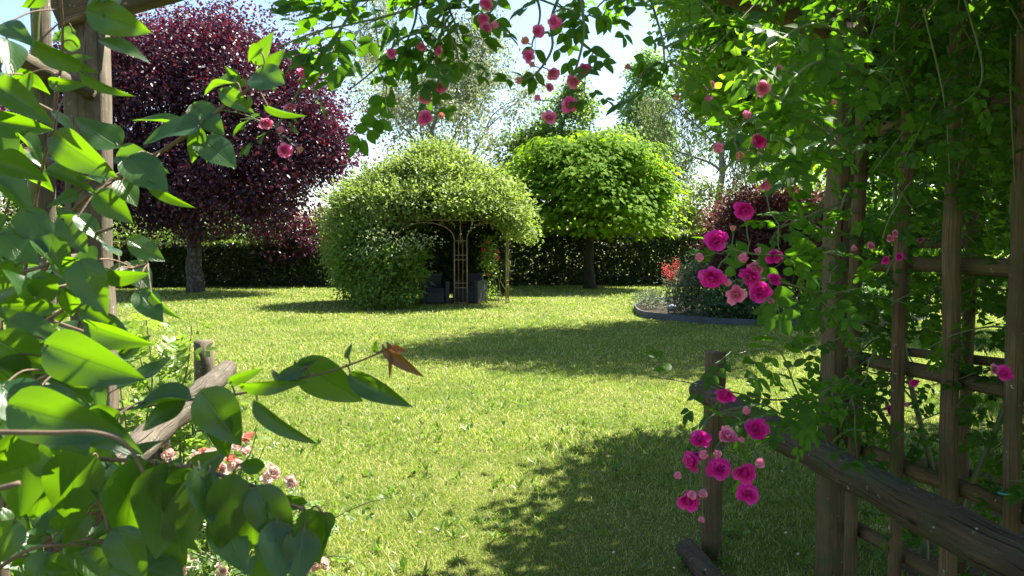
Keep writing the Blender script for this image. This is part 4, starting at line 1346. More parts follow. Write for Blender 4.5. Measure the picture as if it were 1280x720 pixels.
def spray(root, canes, blooms, buds, leaf_sp, leaf_sz, rad=.0035, bsize=.048, budsize=.016, extra=(), pale=(), stemmat=None, twigs=0, twig_len=.14, pal0='pink'):
    """One branch of a rose: canes (lists of (px,py,Y)), blooms [(px,py,Y,size,palette)]."""
    mb, ml = MB(), MB()
    allp = []
    for c in canes:
        p = curve([at(*q) for q in c], 8 * (len(c) - 1) + 8)
        tube(mb, p, np.linspace(rad, rad * .5, len(p)), 6, cap=False)
        allp.append(p)
        leaf_along(ml, p, leaf_sp, leaf_sz)
        for q in range(twigs):
            st = p[int(rng.integers(1, len(p)))]
            e = st + nz(rng.normal(0, 1, 3) * [1, .8, .6] + [0, 0, -.35]) * twig_len * rng.uniform(.5, 1.3)
            w = limb(st, e, .1, .1, 6)
            tube(mb, w, np.linspace(rad * .5, rad * .3, 6), 5, cap=False)
            leaf_along(ml, w, leaf_sp * .9, leaf_sz)
    P = np.concatenate(allp)
    part = mb.build('branch', stemmat or M['stem'], root)
    st = MB()
    camp = np.array([0, 0, EYE])
    def hook(pos):
        d = np.linalg.norm(P - pos, axis=1) + .4 * np.maximum(0, pos[2] - P[:, 2])
        return P[np.argmin(d)]
    for f in blooms:
        px, py, Y = f[:3]
        s = (f[3] if len(f) > 3 else bsize) * (.84 if pal0 == 'mid' else 1)
        pal = f[4] if len(f) > 4 else pal0
        pos = at(px, py, Y)
        h = hook(pos)
        ax = nz(nz(camp - pos) * (.75 + .5 * rng.random()) + rnd_dirs(1)[0] * .75 + nz(pos - h + [0, 0, -.01]) * .3)
        put_flower(part, BLOOMS[pal][int(rng.integers(0, len(BLOOMS[pal])))], pos, ax, s, 'bloom')
        w = limb(h, pos - ax * s * .2, 0, .12, 6)
        tube(MB(), w, rad * .4, 5, cap=False).build('flower_stem', stemmat or M['stem'], part)
    for f in buds:
        px, py, Y = f[:3]
        s = f[3] if len(f) > 3 else budsize
        pal = f[4] if len(f) > 4 else 'pale'
        pos = at(px, py, Y)
        h = hook(pos)
        ax = nz(nz(pos - h) + [0, 0, .3] + rnd_dirs(1)[0] * .35)
        put_flower(part, BUDS[pal], pos, ax, s, 'bud')
        tube(MB(), limb(h, pos - ax * s * .3, 0, .12, 6), rad * .35, 5, cap=False).build('bud_stem', stemmat or M['stem'], part)
    if ml.n:
        ml.build('foliage', M['rose'], part)
    return part

# ---- climbing rose on the right (trellis, log and arching sprays)
rr = thing('climbing_rose', 'dense pink climbing rose smothering the right hand trellis of the pergola', 'rose', rp(.3, 0) + [.1, 0, 0])
# main canes up the trellis
mb, ml = MB(), MB()
for i in range(11):
    t0 = rng.uniform(.1, 1.5)
    b0 = rp(t0, .0) + [.12 + rng.normal(0, .06), rng.normal(0, .06), 0]
    z = np.array([0, .6, 1.2, 1.8, 2.3, 2.65])
    tt = t0 + np.cumsum(np.r_[0, rng.normal(0, .16, 5)])
    pts = np.array([rp(min(max(a, -.1), 1.7), h) + [abs(rng.normal(.10, .09)) + .03, rng.normal(0, .08), 0] for a, h in zip(tt, z)])
    pts[0] = b0
    pts = curve(pts, 30)
    tube(mb, pts, np.linspace(.013, .005, len(pts)), 7, cap=False)
    leaf_along(ml, pts, .05, .10, start=.3)
    for j in range(16):
        q = pts[int(rng.integers(8, len(pts)))]
        e = q + nz(rng.normal(0, 1, 3) * [1, .9, .55] + [.5, .1, -.05]) * rng.uniform(.15, .45)
        w = curve(limb(q, e, .15, .12, 5), 10)
        tube(mb, w, np.linspace(.004, .002, len(w)), 5, cap=False)
        leaf_along(ml, w, .036, .095)
# unseen rose canopy right of the ridge, added to shade lilac and trellis
for i in range(70):
    s0 = np.array([rng.uniform(.55, 1.7), rng.uniform(.6, 3.3), 0])
    s0[2] = 2.86 - .30 * s0[0] + .1
    d = nz(np.array([rng.normal(.3, .6), rng.normal(0, .7), rng.normal(.05, .15)]))
    w = curve([s0, s0 + d * .35 + [0, 0, .1], s0 + d * .8 + [0, 0, -.02]], 14)
    tube(mb, w, np.linspace(.006, .003, len(w)), 5, cap=False)
    leaf_along(ml, w, .028, .13)
# hanging fringe under the rafter and in the upper right corner
for i in range(46):
    px, py = rng.uniform(1010, 1300), rng.uniform(-60, 60)
    Y = rng.uniform(2.4, 3.4) if px > 1090 else rng.uniform(3.4, 4.0)
    s0 = at(px, py, Y)
    e = s0 + np.array([rng.normal(0, .15), rng.normal(0, .12), -rng.uniform(.15, .55)])
    w = curve([s0, (s0 + e) / 2 + rng.normal(0, .05, 3), e], 12)
    tube(mb, w, np.linspace(.004, .002, len(w)), 5, cap=False)
    leaf_along(ml, w, .036, .10)
for i in range(60):
    px, py, Y = rng.uniform(1075, 1320), rng.uniform(60, 400), rng.uniform(2.6, 3.6)
    s0 = at(px, py, Y) + [.15, .2, 0]
    e = s0 + nz(rng.normal(0, 1, 3) * [1, .8, .5] + [.4, 0, -.2]) * rng.uniform(.15, .4)
    w = curve(limb(s0, e, .12, .1, 5), 10)
    tube(mb, w, np.linspace(.004, .002, len(w)), 5, cap=False)
    leaf_along(ml, w, .036, .10)
for i in range(115):
    s0 = np.array([rng.uniform(1.5, 2.7), rng.uniform(2.6, 4.4), rng.uniform(1.15, 2.75)])
    if s0[0] < 1.33 + .19 * (3.3 - s0[1]) + .12: continue
    e = s0 + nz(rng.normal(0, 1, 3) * [1, .8, .6]) * rng.uniform(.15, .45)
    w = curve(limb(s0, e, .12, .1, 5), 10)
    tube(mb, w, np.linspace(.004, .002, len(w)), 5, cap=False)
    leaf_along(ml, w, .032, .11)
for i in range(26):
    s0 = at(rng.uniform(1040, 1130), rng.uniform(280, 560), rng.uniform(2.75, 3.15))
    e = s0 + nz(rng.normal(0, 1, 3) * [1, .5, .8]) * rng.uniform(.12, .3)
    w = curve(limb(s0, e, .12, .1, 5), 10)
    tube(MB(), w, np.linspace(.0035, .0018, len(w)), 5, cap=False).build('side_shoot', M['stem'], rr)
    leaf_along(ml, w, .05, .10)
for i in range(60):
    s0 = np.array([rng.uniform(1.75, 2.9), rng.uniform(2.5, 4.0), rng.uniform(.2, 1.3)])
    if s0[0] < 1.33 + .19 * (3.3 - s0[1]) + .3: continue
    e = s0 + nz(rng.normal(0, 1, 3) * [1, .8, .8]) * rng.uniform(.15, .4)
    w = curve(limb(s0, e, .12, .1, 5), 10)
    tube(MB(), w, np.linspace(.0035, .0018, len(w)), 5, cap=False).build('side_shoot', M['stem'], rr)
    leaf_along(ml, w, .036, .10)
for i in range(46):  # more out-of-view canes, added towards the sun to shade the lower lilac
    s0 = np.array([rng.uniform(.38, .9), rng.uniform(1.3, 1.9), rng.uniform(2.62, 2.8)]) 
    d = rnd_dirs(1)[0] * [1, .7, .15]
    w = curve([s0 - d * .18, s0 + [0, 0, .04], s0 + d * .18], 12)
    tube(mb, w, np.linspace(.005, .003, len(w)), 5, cap=False)
    leaf_along(ml, w, .024, .13)
cane = mb.build('rose_vine', M['stem'], rr)
ml.build('foliage', M['rose'], cane)
for px, py, Y, s, pal in ((1118, 292, 2.7, .03, 'pale'), (1088, 308, 2.6, .035, 'pale'), (1106, 325, 2.6, .032, 'pink'), (1124, 321, 2.7, .032, 'pink'), (1113, 298, 2.75, .03, 'pale'), (1254, 467, 2.2, .05, 'pink'), (1243, 462, 2.25, .035, 'pale'), (1142, 478, 2.6, .035, 'pink'), (1113, 512, 3.0, .045, 'pink'), (1150, 300, 3.0, .03, 'pale')):
    p = at(px, py, Y)
    put_flower(cane, BLOOMS[pal][0], p, nz(np.array([0, -1, .2]) + rnd_dirs(1)[0] * .6), s, 'bloom')
for px, py, Y in ((1166, 127, 2.6), (1065, 312, 2.5), (1140, 482, 2.7), (1136, 506, 2.9), (1224, 130, 2.5)):
    put_flower(cane, BUDS['pale'], at(px, py, Y), nz(rnd_dirs(1)[0] + [0, 0, .4]), .02, 'bud')

# spray beside the trellis, with the big blooms near the purple bush
spray(rr, [[(1060, 235, 2.4), (1035, 300, 2.1), (1000, 318, 1.8), (950, 318, 1.6), (915, 312, 1.55)], [(1050, 410, 2.3), (1020, 370, 2.0), (985, 355, 1.7), (935, 345, 1.55)], [(1045, 480, 2.4), (1005, 500, 2.1), (975, 440, 2.0), (940, 440, 1.9)],
           [(1060, 250, 2.4), (1010, 270, 2.1), (975, 285, 1.9)]],
      [(890, 345, 1.5, .056), (895, 302, 1.52, .05), (930, 262, 1.6, .05), (941, 345, 1.55, .052), (950, 366, 1.55, .05), (920, 367, 1.52, .046, 'pale'), (969, 320, 1.65, .045), (945, 333, 1.6, .04, 'pale'), (956, 230, 1.7, .036, 'pale'), (968, 350, 1.62, .036)],
      [(926, 323, 1.52, .02), (913, 353, 1.5, .015), (877, 321, 1.5, .017), (949, 316, 1.6, .014), (916, 288, 1.55, .012, 'salmon'), (963, 374, 1.6, .014)], .075, .105, .0032, twigs=1, twig_len=.14)
# upper right spray with buds
spray(rr, [[(1090, 90, 2.2), (1040, 75, 1.9), (1000, 90, 1.7), (975, 130, 1.6)], [(1085, 60, 2.1), (1020, 30, 1.8), (960, 60, 1.6)], [(1060, 190, 2.3), (1010, 150, 1.9), (960, 140, 1.7), (915, 165, 1.6)], [(1040, 170, 2.2), (990, 200, 1.9), (940, 185, 1.65)]],
      [(953, 110, 1.6, .036, 'pale'), (950, 177, 1.65, .034), (945, 172, 1.65, .026, 'pale'), (973, 87, 1.7, .02, 'pale')],
      [(891, 111, 1.55, .019), (888, 128, 1.55, .019), (932, 147, 1.6, .018), (899, 184, 1.55, .023), (923, 190, 1.6, .018, 'salmon'), (1040, 130, 1.8, .014, 'salmon')], .075, .125, .0045, twigs=1, twig_len=.14)
# low spray trailing over the log and post
spray(rr, [[(1060, 470, 2.6), (1020, 490, 2.3), (970, 500, 2.1), (915, 490, 1.95), (860, 478, 1.9), (812, 470, 1.9)], [(1010, 500, 2.3), (985, 520, 2.1), (950, 505, 2.0), (915, 530, 1.9), (895, 560, 1.85)], [(1005, 520, 2.3), (975, 545, 2.1), (950, 560, 1.95), (935, 585, 1.9)], [(950, 505, 2.0), (890, 520, 1.9), (870, 560, 1.85)]],
      [(906, 490, 1.85, .062), (945, 537, 1.85, .066), (909, 547, 1.8, .056, 'pale'), (875, 550, 1.83, .054), (866, 575, 1.83, .058), (900, 587, 1.8, .062), (930, 589, 1.8, .062), (935, 618, 1.82, .058), (860, 624, 1.8, .06), (872, 567, 1.85, .05)],
      [(848, 591, 1.8, .019), (877, 569, 1.76, .022), (897, 567, 1.77, .020), (945, 580, 1.77, .024), (879, 613, 1.78, .021), (867, 615, 1.77, .022), (930, 514, 1.8, .02), (878, 646, 1.8, .016), (925, 550, 1.78, .015)], .085, .10, .003, twigs=1, twig_len=.12)
# hanging spray at the top, right of centre
spray(rr, [[(800, -40, 1.6), (815, 5, 1.5), (828, 50, 1.5), (830, 85, 1.5), (824, 108, 1.5)], [(830, 60, 1.5), (850, 50, 1.5), (870, 40, 1.52)], [(845, -30, 1.6), (880, 5, 1.6), (900, 25, 1.6)], [(745, -30, 1.55), (790, -8, 1.5), (815, 10, 1.5)]],
      [], [(787, 85, 1.5, .012), (802, 92, 1.5, .012), (842, 120, 1.5, .014, 'salmon')], .05, .095, .003, twigs=1, twig_len=.1)

# ---- rose hanging from the middle of the pergola roof
r2 = thing('hanging_rose', 'pink rose branches hanging down from the pergola roof against the sky', 'rose', (-.5, 1.6, 0))
main = MB()
tube(main, curve([(-1.42, 2.35, 0), (-1.38, 2.3, 1.4), (-1.25, 2.2, 2.45), (-.8, 1.8, 2.75), (-.3, 1.55, 2.6)], 30), np.linspace(.014, .006, 29), 7, cap=False)
main.build('cane', M['stem'], r2)
# leafy mass at the top left of centre
spray(r2, [[(620, -50, 1.5), (560, -10, 1.45), (500, 15, 1.4), (440, 30, 1.4), (395, 40, 1.4), (345, 60, 1.4)], [(600, -40, 1.45), (540, 30, 1.4), (500, 50, 1.4), (470, 85, 1.4), (440, 110, 1.4)], [(560, -40, 1.45), (480, -5, 1.4), (420, 5, 1.4), (370, 20, 1.4)],
           [(470, -40, 1.45), (430, 30, 1.4), (400, 70, 1.4), (370, 120, 1.4), (345, 160, 1.4)], [(540, -30, 1.4), (565, 20, 1.4), (575, 50, 1.4)], [(430, -40, 1.5), (415, 40, 1.45), (440, 70, 1.42)], [(520, -40, 1.5), (520, 20, 1.45), (505, 60, 1.42)]],
      [(489, 67, 1.38, .026), (380, 90, 1.4, .034), (331, 153, 1.38, .036, 'pale'), (356, 187, 1.38, .038), (362, 132, 1.4, .03, 'pale')], [(372, 185, 1.38, .012, 'salmon'), (349, 163, 1.38, .012)],   .058, .085, .003, twigs=3, twig_len=.11, pal0='mid')
spray(r2, [[(545, -30, 1.45), (555, 20, 1.42), (545, 70, 1.4), (548, 100, 1.4), (530, 135, 1.4)], [(555, 30, 1.4), (570, 60, 1.4), (575, 95, 1.4)]],
      [(532, 147, 1.38, .038), (531, 121, 1.38, .034, 'pale'), (552, 107, 1.38, .034), (527, 58, 1.38, .022, 'pale'), (549, 64, 1.38, .022)], [(549, 144, 1.38, .013, 'salmon'), (537, 112, 1.4, .014)], .05, .085, .003, twigs=2, twig_len=.08, pal0='mid')
# centre strands with most of the blooms
spray(r2, [[(610, -40, 1.45), (625, -5, 1.45), (610, 20, 1.42), (606, 40, 1.4)], [(720, -50, 1.45), (728, 10, 1.42), (729, 50, 1.4), (715, 100, 1.4), (702, 128, 1.4)], [(715, -40, 1.45), (690, 20, 1.42), (690, 60, 1.4), (672, 90, 1.4), (655, 100, 1.4)], [(660, -30, 1.45), (675, 15, 1.42), (665, 55, 1.4)], [(729, 55, 1.4), (748, 70, 1.4)], [(640, -40, 1.5), (660, -10, 1.45), (690, 5, 1.42), (720, 15, 1.42)]],
      [(608, 35, 1.38, .034), (609, 4, 1.38, .032), (604, 22, 1.38, .03), (672, 40, 1.38, .034), (692, 28, 1.38, .034), (662, 70, 1.38, .032), (690, 92, 1.38, .034, 'pale'), (717, 101, 1.38, .034, 'pale'), (730, 86, 1.38, .034), (712, 131, 1.38, .042), (687, 148, 1.38, .036, 'pale'), (686, 110, 1.4, .024, 'pale')],
      [(674, 124, 1.38, .012), (657, 53, 1.38, .015, 'salmon'), (650, 101, 1.38, .014, 'salmon'), (616, 33, 1.38, .014), (667, 82, 1.38, .011, 'salmon')], .075, .085, .003, twigs=1, twig_len=.08, pal0='mid')

# ---- low pale pink roses at the lower left
lr = thing('shrub_rose', 'low shrub rose with cream and salmon blooms below the left log rail', 'rose', (-1.35, 3.6, 0))
mb, ml = MB(), MB()
tips = []
for i in range(70):
    b0 = np.array([rng.uniform(-2.3, -1.0), rng.uniform(3.2, 4.3), 0])
    e = b0 + np.array([rng.normal(0, .25), rng.normal(-.05, .2), rng.uniform(.25, .62)])
    w = curve(limb(b0, e, .1, .1, 5), 12)
    tube(MB(), w, np.linspace(.005, .002, len(w)), 5, cap=False).build('stem', M['stem'], lr)
    leaf_along(ml, w, .04, .085, nrm=(.2, -.2, 1))
    tips.append(e)
ml.build('foliage', M['rose_low'], lr)
blm = [(263, 570), (291, 578), (288, 582), (308, 553), (275, 585), (245, 578), (302, 560), (192, 625), (200, 632), (186, 645), (196, 638), (230, 700), (222, 708), (235, 712), (188, 705), (195, 712), (398, 710), (402, 703), (390, 715), (350, 640), (345, 660), (310, 640), (318, 672), (15, 655), (60, 668), (300, 690), (370, 600), (340, 590), (205, 560), (150, 690), (330, 705), (280, 705)]
for i, (px, py) in enumerate(blm):
    for q in range(2):
        Y = rng.uniform(3.05, 3.35)
        p = at(px + rng.normal(0, 5), py + rng.normal(0, 4), Y)
        if p[2] < .05: p[2] = .05 + rng.random() * .1
        pal = 'cream' if rng.random() < .8 else 'salmon'
        put_flower(lr, BLOOMS[pal][q], p, nz(np.array([.2, -.7, .7]) + rnd_dirs(1)[0] * .5), rng.uniform(.05, .085), 'bloom')

# ---- young shoots beside the left log
sp_ = thing('rose_shoots', 'light green upright young shoots beside the left log rail', 'plant', (-1.75, 3.9, 0))
mb, ml = MB(), MB()
for px0, py0, px1, py1, Y in ((180, 560, 182, 392, 3.7), (225, 520, 240, 408, 3.9), (205, 540, 170, 420, 3.8), (160, 560, 150, 400, 3.6), (240, 520, 215, 445, 3.9), (262, 560, 285, 500, 3.8), (230, 560, 250, 520, 3.8), (270, 600, 255, 540, 3.7), (300, 600, 320, 545, 3.8), (190, 560, 200, 440, 3.8), (250, 560, 230, 480, 4.0), (210, 600, 215, 520, 3.6)):
    p0, p1 = at(px0, py0, Y), at(px1, py1, Y)
    b0 = p0.copy(); b0[2] = 0
    w = curve([b0, p0, (p0 + p1) / 2 + rng.normal(0, .02, 3), p1], 18)
    tube(MB(), w, np.linspace(.006, .002, len(w)), 5, cap=False).build('stem', M['stem'], sp_)
    leaf_along(ml, w, .04, .13, spread=1.2, start=.35, droop=-.2)
ml.build('foliage', M['sapling'], sp_)
# thin shoots at the edge of the lawn, right of the dark leaves
sp3 = thing('weed_seedling', 'thin light green seedling standing in the lawn beside the dark leaves', 'plant', gnd(388, 690))
mb, ml = MB(), MB()
b0 = gnd(388, 690)
for dx, h in ((.03, .22), (-.05, .17), (.1, .14)):
    w = curve([b0, b0 + [dx * .5, 0, h * .5], b0 + [dx, -.02, h]], 10)
    tube(MB(), w, np.linspace(.003, .0015, len(w)), 5, cap=False).build('stem', M['stem'], sp3)
    leaf_along(ml, w, .03, .08, spread=1.1, start=.3)
ml.build('foliage', M['sapling'], sp3)

# ================================================================== LILAC in the left foreground
lil = thing('lilac_shrub', 'lilac shrub with large heart shaped green leaves filling the left foreground', 'shrub', (-.95, 1.15, 0))
camp = np.array([0, 0, EYE])
def px_leaf(mb, b, t_, Y, w=1.0, roll=0.0, dY=0.0, tpl=None, upt=.35, hookp=None, st=None):
    p = at(b[0], b[1], Y); q = at(t_[0], t_[1], Y + dY)
    y = q - p
    L = np.linalg.norm(y)
    y = y / L
    n0 = nz(camp - p) + np.array([.15, 0, upt])
    n0 = nz(n0 - y * np.dot(n0, y))
    c, s = math.cos(roll), math.sin(roll)
    n1 = n0 * c + np.cross(y, n0) * s
    leaves(mb, LILAC[int(rng.integers(0, 4)) if tpl is None else tpl], [p], [y], [n1], [L * .98], w * .76)
    if st is not None:
        h = hookp(p)
        v = h - p
        d = np.linalg.norm(v)
        e = h if d < .10 else p + nz(v) * .05
        tube(st, curve([e, (e + p) / 2 + [0, 0, .006], p + y * .004], 8), .0011, 5, cap=False)

def lilac_branch(canes, lvs, rad=.003, mat=None, name='branch', lmat=None):
    mb, ml = MB(), MB()
    P = []
    for c in canes:
        p = curve([at(*q) for q in c], 10 * (len(c) - 1))
        tube(mb, p, np.linspace(rad * .62, rad * .36, len(p)), 7, cap=False)
        P.append(p)
    P = np.concatenate(P)
    hk = lambda q: P[np.argmin(np.linalg.norm(P - q, axis=1))]
    for f in lvs:
        b, t_, Y = f[0], f[1], f[2]
        w = f[3] if len(f) > 3 else 1.0
        roll = R(f[4]) if len(f) > 4 else rng.normal(0, .4)
        tpl = f[5] if len(f) > 5 else None
        px_leaf(ml, b, t_, Y, w, roll, rng.normal(0, .02) if len(f) < 7 else f[6], tpl, st=mb, hookp=hk)
    br = mb.build(name, mat or M['twig'], lil)
    ml.build('leaves', lmat or M['lilac'], br)
    return br
# upright stem at the far left
lilac_branch([[(20, 420, 1.25), (45, 250, 1.2), (66, 150, 1.15), (78, 60, 1.1), (75, -20, 1.05)], [(78, 30, 1.1), (95, 22, 1.08), (112, 14, 1.05)], [(66, 140, 1.15), (30, 120, 1.15)]],
             [((108, 12), (192, 42), 1.0, 1.0, 25, 2), ((124, 50), (190, 72), 1.02, .85, -35, 0), ((150, -18), (96, 2), 1.0, 1.1), ((120, -20), (146, 4), 1.05, 1.1), ((52, -10), (30, 14), 1.0, 1.1), ((42, 52), (117, 98), 1.0, .75, 60, 1),
              ((100, 88), (163, 128), 1.02, .55, 65, 3), ((2, 30), (40, 52), 1.0, .8), ((64, 138), (100, 170), 1.05, .9), ((150, 184), (94, 150), 1.05, 1.2, 10, 2), ((66, 168), (140, 224), .98, 1.0, 45, 0), ((40, 90), (-10, 118), 1.1, 1.0),
              ((-8, 105), (62, 150), 1.0, .85), ((58, 195), (108, 214), 1.05, .8), ((58, 213), (120, 234), 1.08, .75), ((-6, 205), (60, 218), 1.0, 1.2), ((100, 60), (70, 40), 1.1), ((95, 40), (60, 48), 1.12, 1.1), ((-8, 150), (62, 165), 1.1, 1.0), ((20, 170), (60, 195), 1.1, 1.0),
              ((60, 100), (108, 110), 1.1, .8), ((85, 75), (118, 70), 1.1, .7), ((-5, 225), (40, 255), 1.05, 1.1)], .0045)
# branch running up to the right
lilac_branch([[(60, 300, 1.2), (105, 250, 1.12), (160, 215, 1.05), (207, 186, 1.0), (255, 152, 1.0), (280, 132, 1.0), (310, 112, 1.0), (332, 98, 1.0)]],
             [((232, 158), (163, 139), 1.0, .55, 40, 1), ((252, 158), (172, 168), .97, 1.25, 40, 0), ((250, 160), (238, 205), .97, .9, 15, 0), ((240, 130), (282, 172), 1.0, 1.1, 5, 2), ((252, 172), (297, 216), .98, 1.05, 0, 2), ((294, 104), (250, 104), 1.0, .9, 40, 1), ((275, 112), (318, 142), .98, .9, 20, 0), ((330, 130), (382, 152), 1.0, .5, 70, 3),
              ((328, 60), (306, 74), 1.0, 1.2), ((318, 92), (360, 110), 1.0, 1.2, 10, 2), ((335, 90), (352, 62), 1.02, 1.0), ((160, 196), (213, 246), .98, 1.05, 5, 2), ((145, 196), (205, 205), 1.0, .9), ((165, 208), (150, 190), 1.02, .9), ((185, 225), (242, 268), .96, .5, 60, 3), ((118, 240), (168, 280), 1.0, 1.1, 15, 0),
              ((150, 225), (172, 262), 1.0, 1.1, 0, 2), ((95, 268), (130, 300), 1.02, 1.0), ((100, 240), (60, 262), 1.1, 1.1), ((130, 230), (95, 210), 1.08, 1.0), ((300, 112), (282, 82), 1.02, .8), ((318, 80), (340, 40), 1.05, .8)], .005)
# middle mass
lilac_branch([[(-20, 440, 1.1), (60, 400, 1.05), (130, 350, 1.0), (185, 330, .98)], [(-10, 350, 1.15), (60, 330, 1.1), (100, 300, 1.05), (140, 285, 1.0)], [(60, 400, 1.05), (120, 420, 1.0), (160, 430, .95)]],
             [((43, 370), (74, 344), .92, 1.5, 30, 2), ((43, 372), (-2, 338), .92, 1.2, 30, 2), ((2, 382), (78, 388), .92, 1.0, 40, 0), ((98, 325), (132, 394), .9, 1.15, 20, 0), ((160, 300), (206, 328), .95, 1.1, 0, 2), ((172, 362), (204, 405), .95, 1.2, 5, 2), ((186, 362), (222, 404), .95, .5, 60, 3), ((160, 328), (190, 368), 1.0, 1.2, 0, 2), ((130, 348), (186, 345), .93, .8, 45, 0),
              ((100, 385), (150, 415), .92, 1.0, 20, 0), ((55, 430), (176, 480), .82, 1.0, 40, 0), ((105, 402), (184, 440), .9, .8, 60, 1), ((10, 400), (80, 425), .9, 1.0), ((-10, 420), (70, 470), .85, 1.1, 20, 0), ((-5, 290), (50, 335), 1.0, 1.2), ((30, 260), (62, 320), 1.02, 1.2, 10, 2), ((75, 270), (110, 318), 1.02, 1.2), ((40, 300), (100, 345), 1.02, 1.1),
              ((150, 320), (118, 300), 1.0, 1.0), ((20, 330), (-15, 370), 1.0, 1.1), ((80, 360), (95, 400), .98, 1.1), ((40, 345), (95, 368), 1.0, 1.0), ((-10, 455), (50, 500), .85, 1.2), ((60, 470), (120, 500), .85, 1.1), ((180, 330), (165, 300), 1.0, .9), ((100, 440), (50, 470), .88, 1.1), ((150, 445), (185, 420), .95, .9),
              ((0, 480), (60, 540), .8, 1.2), ((40, 490), (110, 530), .8, 1.2), ((120, 330), (70, 320), 1.02, 1.1), ((110, 290), (70, 262), 1.05, 1.1), ((10, 270), (-20, 310), 1.05, 1.2)], .005)
# twig reaching right across the lawn
lilac_branch([[(60, 520, .9), (150, 512, .88), (235, 500, .88), (300, 492, .88), (355, 478, .88), (420, 462, .88), (478, 440, .88)]],
             [((372, 452), (458, 508), .88, .9, 30, 0), ((436, 468), (513, 512), .88, .62, 35, 1), ((352, 478), (338, 462), .88, .9), ((372, 480), (368, 448), .88, .7), ((432, 448), (440, 428), .88, .6), ((468, 440), (470, 426), .88, .5), ((318, 500), (393, 566), .86, .5, 55, 3), ((250, 488), (306, 560), .82, 1.15, 10, 0), ((238, 500), (150, 498), .84, .95, 40, 1), ((232, 502), (168, 535), .84, 1.0, 25, 0),
              ((300, 482), (382, 484), .86, .45, 60, 1), ((285, 478), (330, 462), .87, .6, 40, 0), ((268, 505), (285, 580), .84, .8, 15, 3), ((350, 470), (395, 452), .88, .55, 30, 1), ((150, 515), (100, 560), .8, 1.2), ((380, 460), (345, 478), .87, .8)], .003, M['pale_twig'])
lilac_branch([[(470, 442, .88), (482, 436, .88), (490, 432, .88)]], [((478, 436), (531, 474), .88, .45, 30, 1), ((484, 434), (512, 440), .88, .55, 20, 1), ((490, 440), (486, 476), .88, .28, 20, 3)], .002, M['pale_twig'], lmat=M['young'])
# dark hanging leaves along the bottom
lilac_branch([[(-30, 600, .9), (60, 575, .85), (150, 575, .82), (240, 585, .8), (310, 605, .8), (350, 625, .8), (385, 640, .8)], [(100, 580, .84), (130, 640, .84), (140, 690, .84)], [(-20, 560, .8), (80, 530, .8), (150, 540, .8)]],
             [((168, 572), (160, 692), .8, 1.05, -10, 0), ((212, 578), (196, 696), .8, 1.15, 10, 2), ((238, 585), (205, 640), .79, .9), ((262, 590), (214, 700), .79, .75, 25, 1), ((292, 592), (274, 698), .78, .95, 0, 0), ((248, 582), (262, 660), .79, 1.1, -15, 2), ((318, 608), (368, 694), .78, 1.0, 15, 0), ((328, 612), (300, 700), .79, .9), ((376, 640), (408, 712), .78, .9, 0, 0), ((352, 620), (390, 636), .8, .8, 45, 1), ((345, 650), (350, 735), .78, 1.1, 0, 2), ((300, 580), (340, 585), .8, .7, 30, 1), ((380, 660), (370, 735), .78, 1.2, 5, 2), ((405, 640), (412, 690), .79, .8),
              ((98, 560), (82, 664), .8, 1.15, 10, 0), ((30, 560), (28, 655), .8, 1.2, -5, 0), ((60, 580), (40, 660), .82, 1.2), ((125, 575), (135, 640), .84, 1.0, 0, 2), ((10, 505), (150, 548), .74, .95, 35, 0), ((20, 540), (-20, 620), .75, 1.2), ((145, 660), (180, 728), .8, 1.2, 25, 0), ((100, 690), (140, 735), .82, 1.1), ((60, 690), (30, 740), .82, 1.2), ((110, 640), (75, 690), .84, 1.0), ((20, 650), (-15, 715), .82, 1.2), ((140, 590), (110, 640), .84, .9), ((205, 640), (240, 690), .82, .9), ((270, 640), (310, 720), .8, 1.0, 10, 2), ((100, 530), (170, 560), .78, 1.0), ((60, 520), (110, 580), .79, 1.1), ((190, 590), (230, 640), .8, 1.0)], .0045)
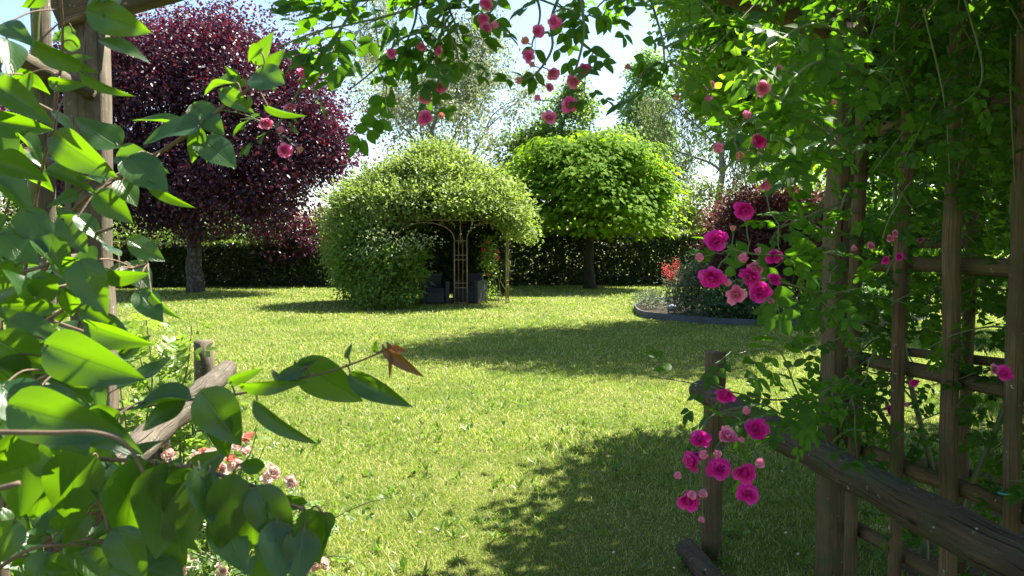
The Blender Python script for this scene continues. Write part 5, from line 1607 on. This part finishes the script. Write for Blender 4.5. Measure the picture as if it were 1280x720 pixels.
# further shoots of the shrub, filling in behind, with their leaves in opposite pairs
def lilac_auto(pts, spacing, size):
    mb, ml = MB(), MB()
    w = curve(pts, 8 * (len(pts) - 1) + 2)
    tube(mb, w, np.linspace(.0032, .0014, len(w)), 6, cap=False)
    seg = np.linalg.norm(np.diff(w, axis=0), axis=1)
    cum = np.r_[0, np.cumsum(seg)]
    q = cum[-1] * .12
    flip = rng.uniform(0, 3)
    while q < cum[-1]:
        j = max(0, min(len(seg) - 1, int(np.searchsorted(cum, q)) - 1))
        p = w[j] + (w[j + 1] - w[j]) * (q - cum[j]) / seg[j]
        tg = nz(w[j + 1] - w[j])
        a = nz(np.cross(tg, [math.cos(flip), math.sin(flip), .3]))
        flip += math.pi / 2 + rng.normal(0, .2)
        for sg in (-1, 1):
            d = nz(a * sg + tg * .45 + [0, 0, -.35] + rng.normal(0, .2, 3))
            pe = p + d * rng.uniform(.012, .025)
            tube(mb, [p, (p + pe) / 2 + [0, 0, .003], pe], .0009, 4, cap=False)
            leaves(ml, LILAC[int(rng.integers(0, 4))], [pe], [nz(d + [0, 0, -.3])], [np.array([.15, -.25, 1.0]) + rng.normal(0, .35, 3)], [size * rng.uniform(.5, 1.15)], .78)
        q += spacing * rng.uniform(.8, 1.2)
    br = mb.build('branch', M['twig'], lil)
    ml.build('leaves', M['lilac'], br)
for a_, m_, b_ in (((-40, 760, 1.35), (20, 560, 1.25), (60, 420, 1.15)), ((10, 780, 1.3), (70, 620, 1.2), (130, 500, 1.1)), ((-60, 700, 1.2), (0, 520, 1.15), (40, 350, 1.1)), ((40, 780, 1.2), (120, 690, 1.1), (210, 640, 1.0)),
                   ((-60, 600, 1.4), (10, 420, 1.35), (80, 300, 1.3)), ((-80, 500, 1.3), (-10, 320, 1.25), (30, 180, 1.2)),
                   ((-40, 680, 1.05), (60, 600, .98), (170, 600, .92)), ((-60, 560, 1.1), (40, 480, 1.05), (130, 450, 1.0)), ((-80, 300, 1.2), (-20, 160, 1.15), (10, 40, 1.1)), ((20, 700, 1.0), (120, 640, .95), (240, 610, .9)),
                   ((-50, 480, 1.0), (20, 440, .98), (90, 470, .95)), ((0, 640, 1.5), (80, 460, 1.45), (120, 330, 1.4)), ((100, 800, 1.0), (230, 740, .92), (370, 720, .86)), ((-60, 760, .9), (30, 690, .88), (110, 680, .86))):
    lilac_auto([at(*a_), at(*m_), at(*b_)], .045, .075)

# thin bare twigs close to the lens
mb = MB()
tube(MB(), curve([at(-30, 540, .62), at(60, 541, .62), at(120, 541, .62), at(158, 556, .62), at(180, 592, .62)], 40), np.linspace(.0022, .0012, 17), 6).build('bare_twig', M['pale_twig'], lil)
tube(mb, curve([at(-20, 616, .6), at(24, 604, .6)], 5), .0022, 6)
mb.build('bare_twig', M['pale_twig'], lil)
# lower stem of the shrub down to the ground
mb = MB()
for q in ((-20, 440, 1.1), (20, 420, 1.25), (60, 300, 1.2), (60, 520, .9), (-30, 600, .9)):
    e = at(*q)
    tube(MB(), curve([(-.95 + rng.normal(0, .08), 1.15 + rng.normal(0, .06), 0), np.array([-.9, 1.15, .5]) + rng.normal(0, .05, 3), e], 14), np.linspace(.014, .003, 13), 7, cap=False).build('stem', M['twig'], lil)
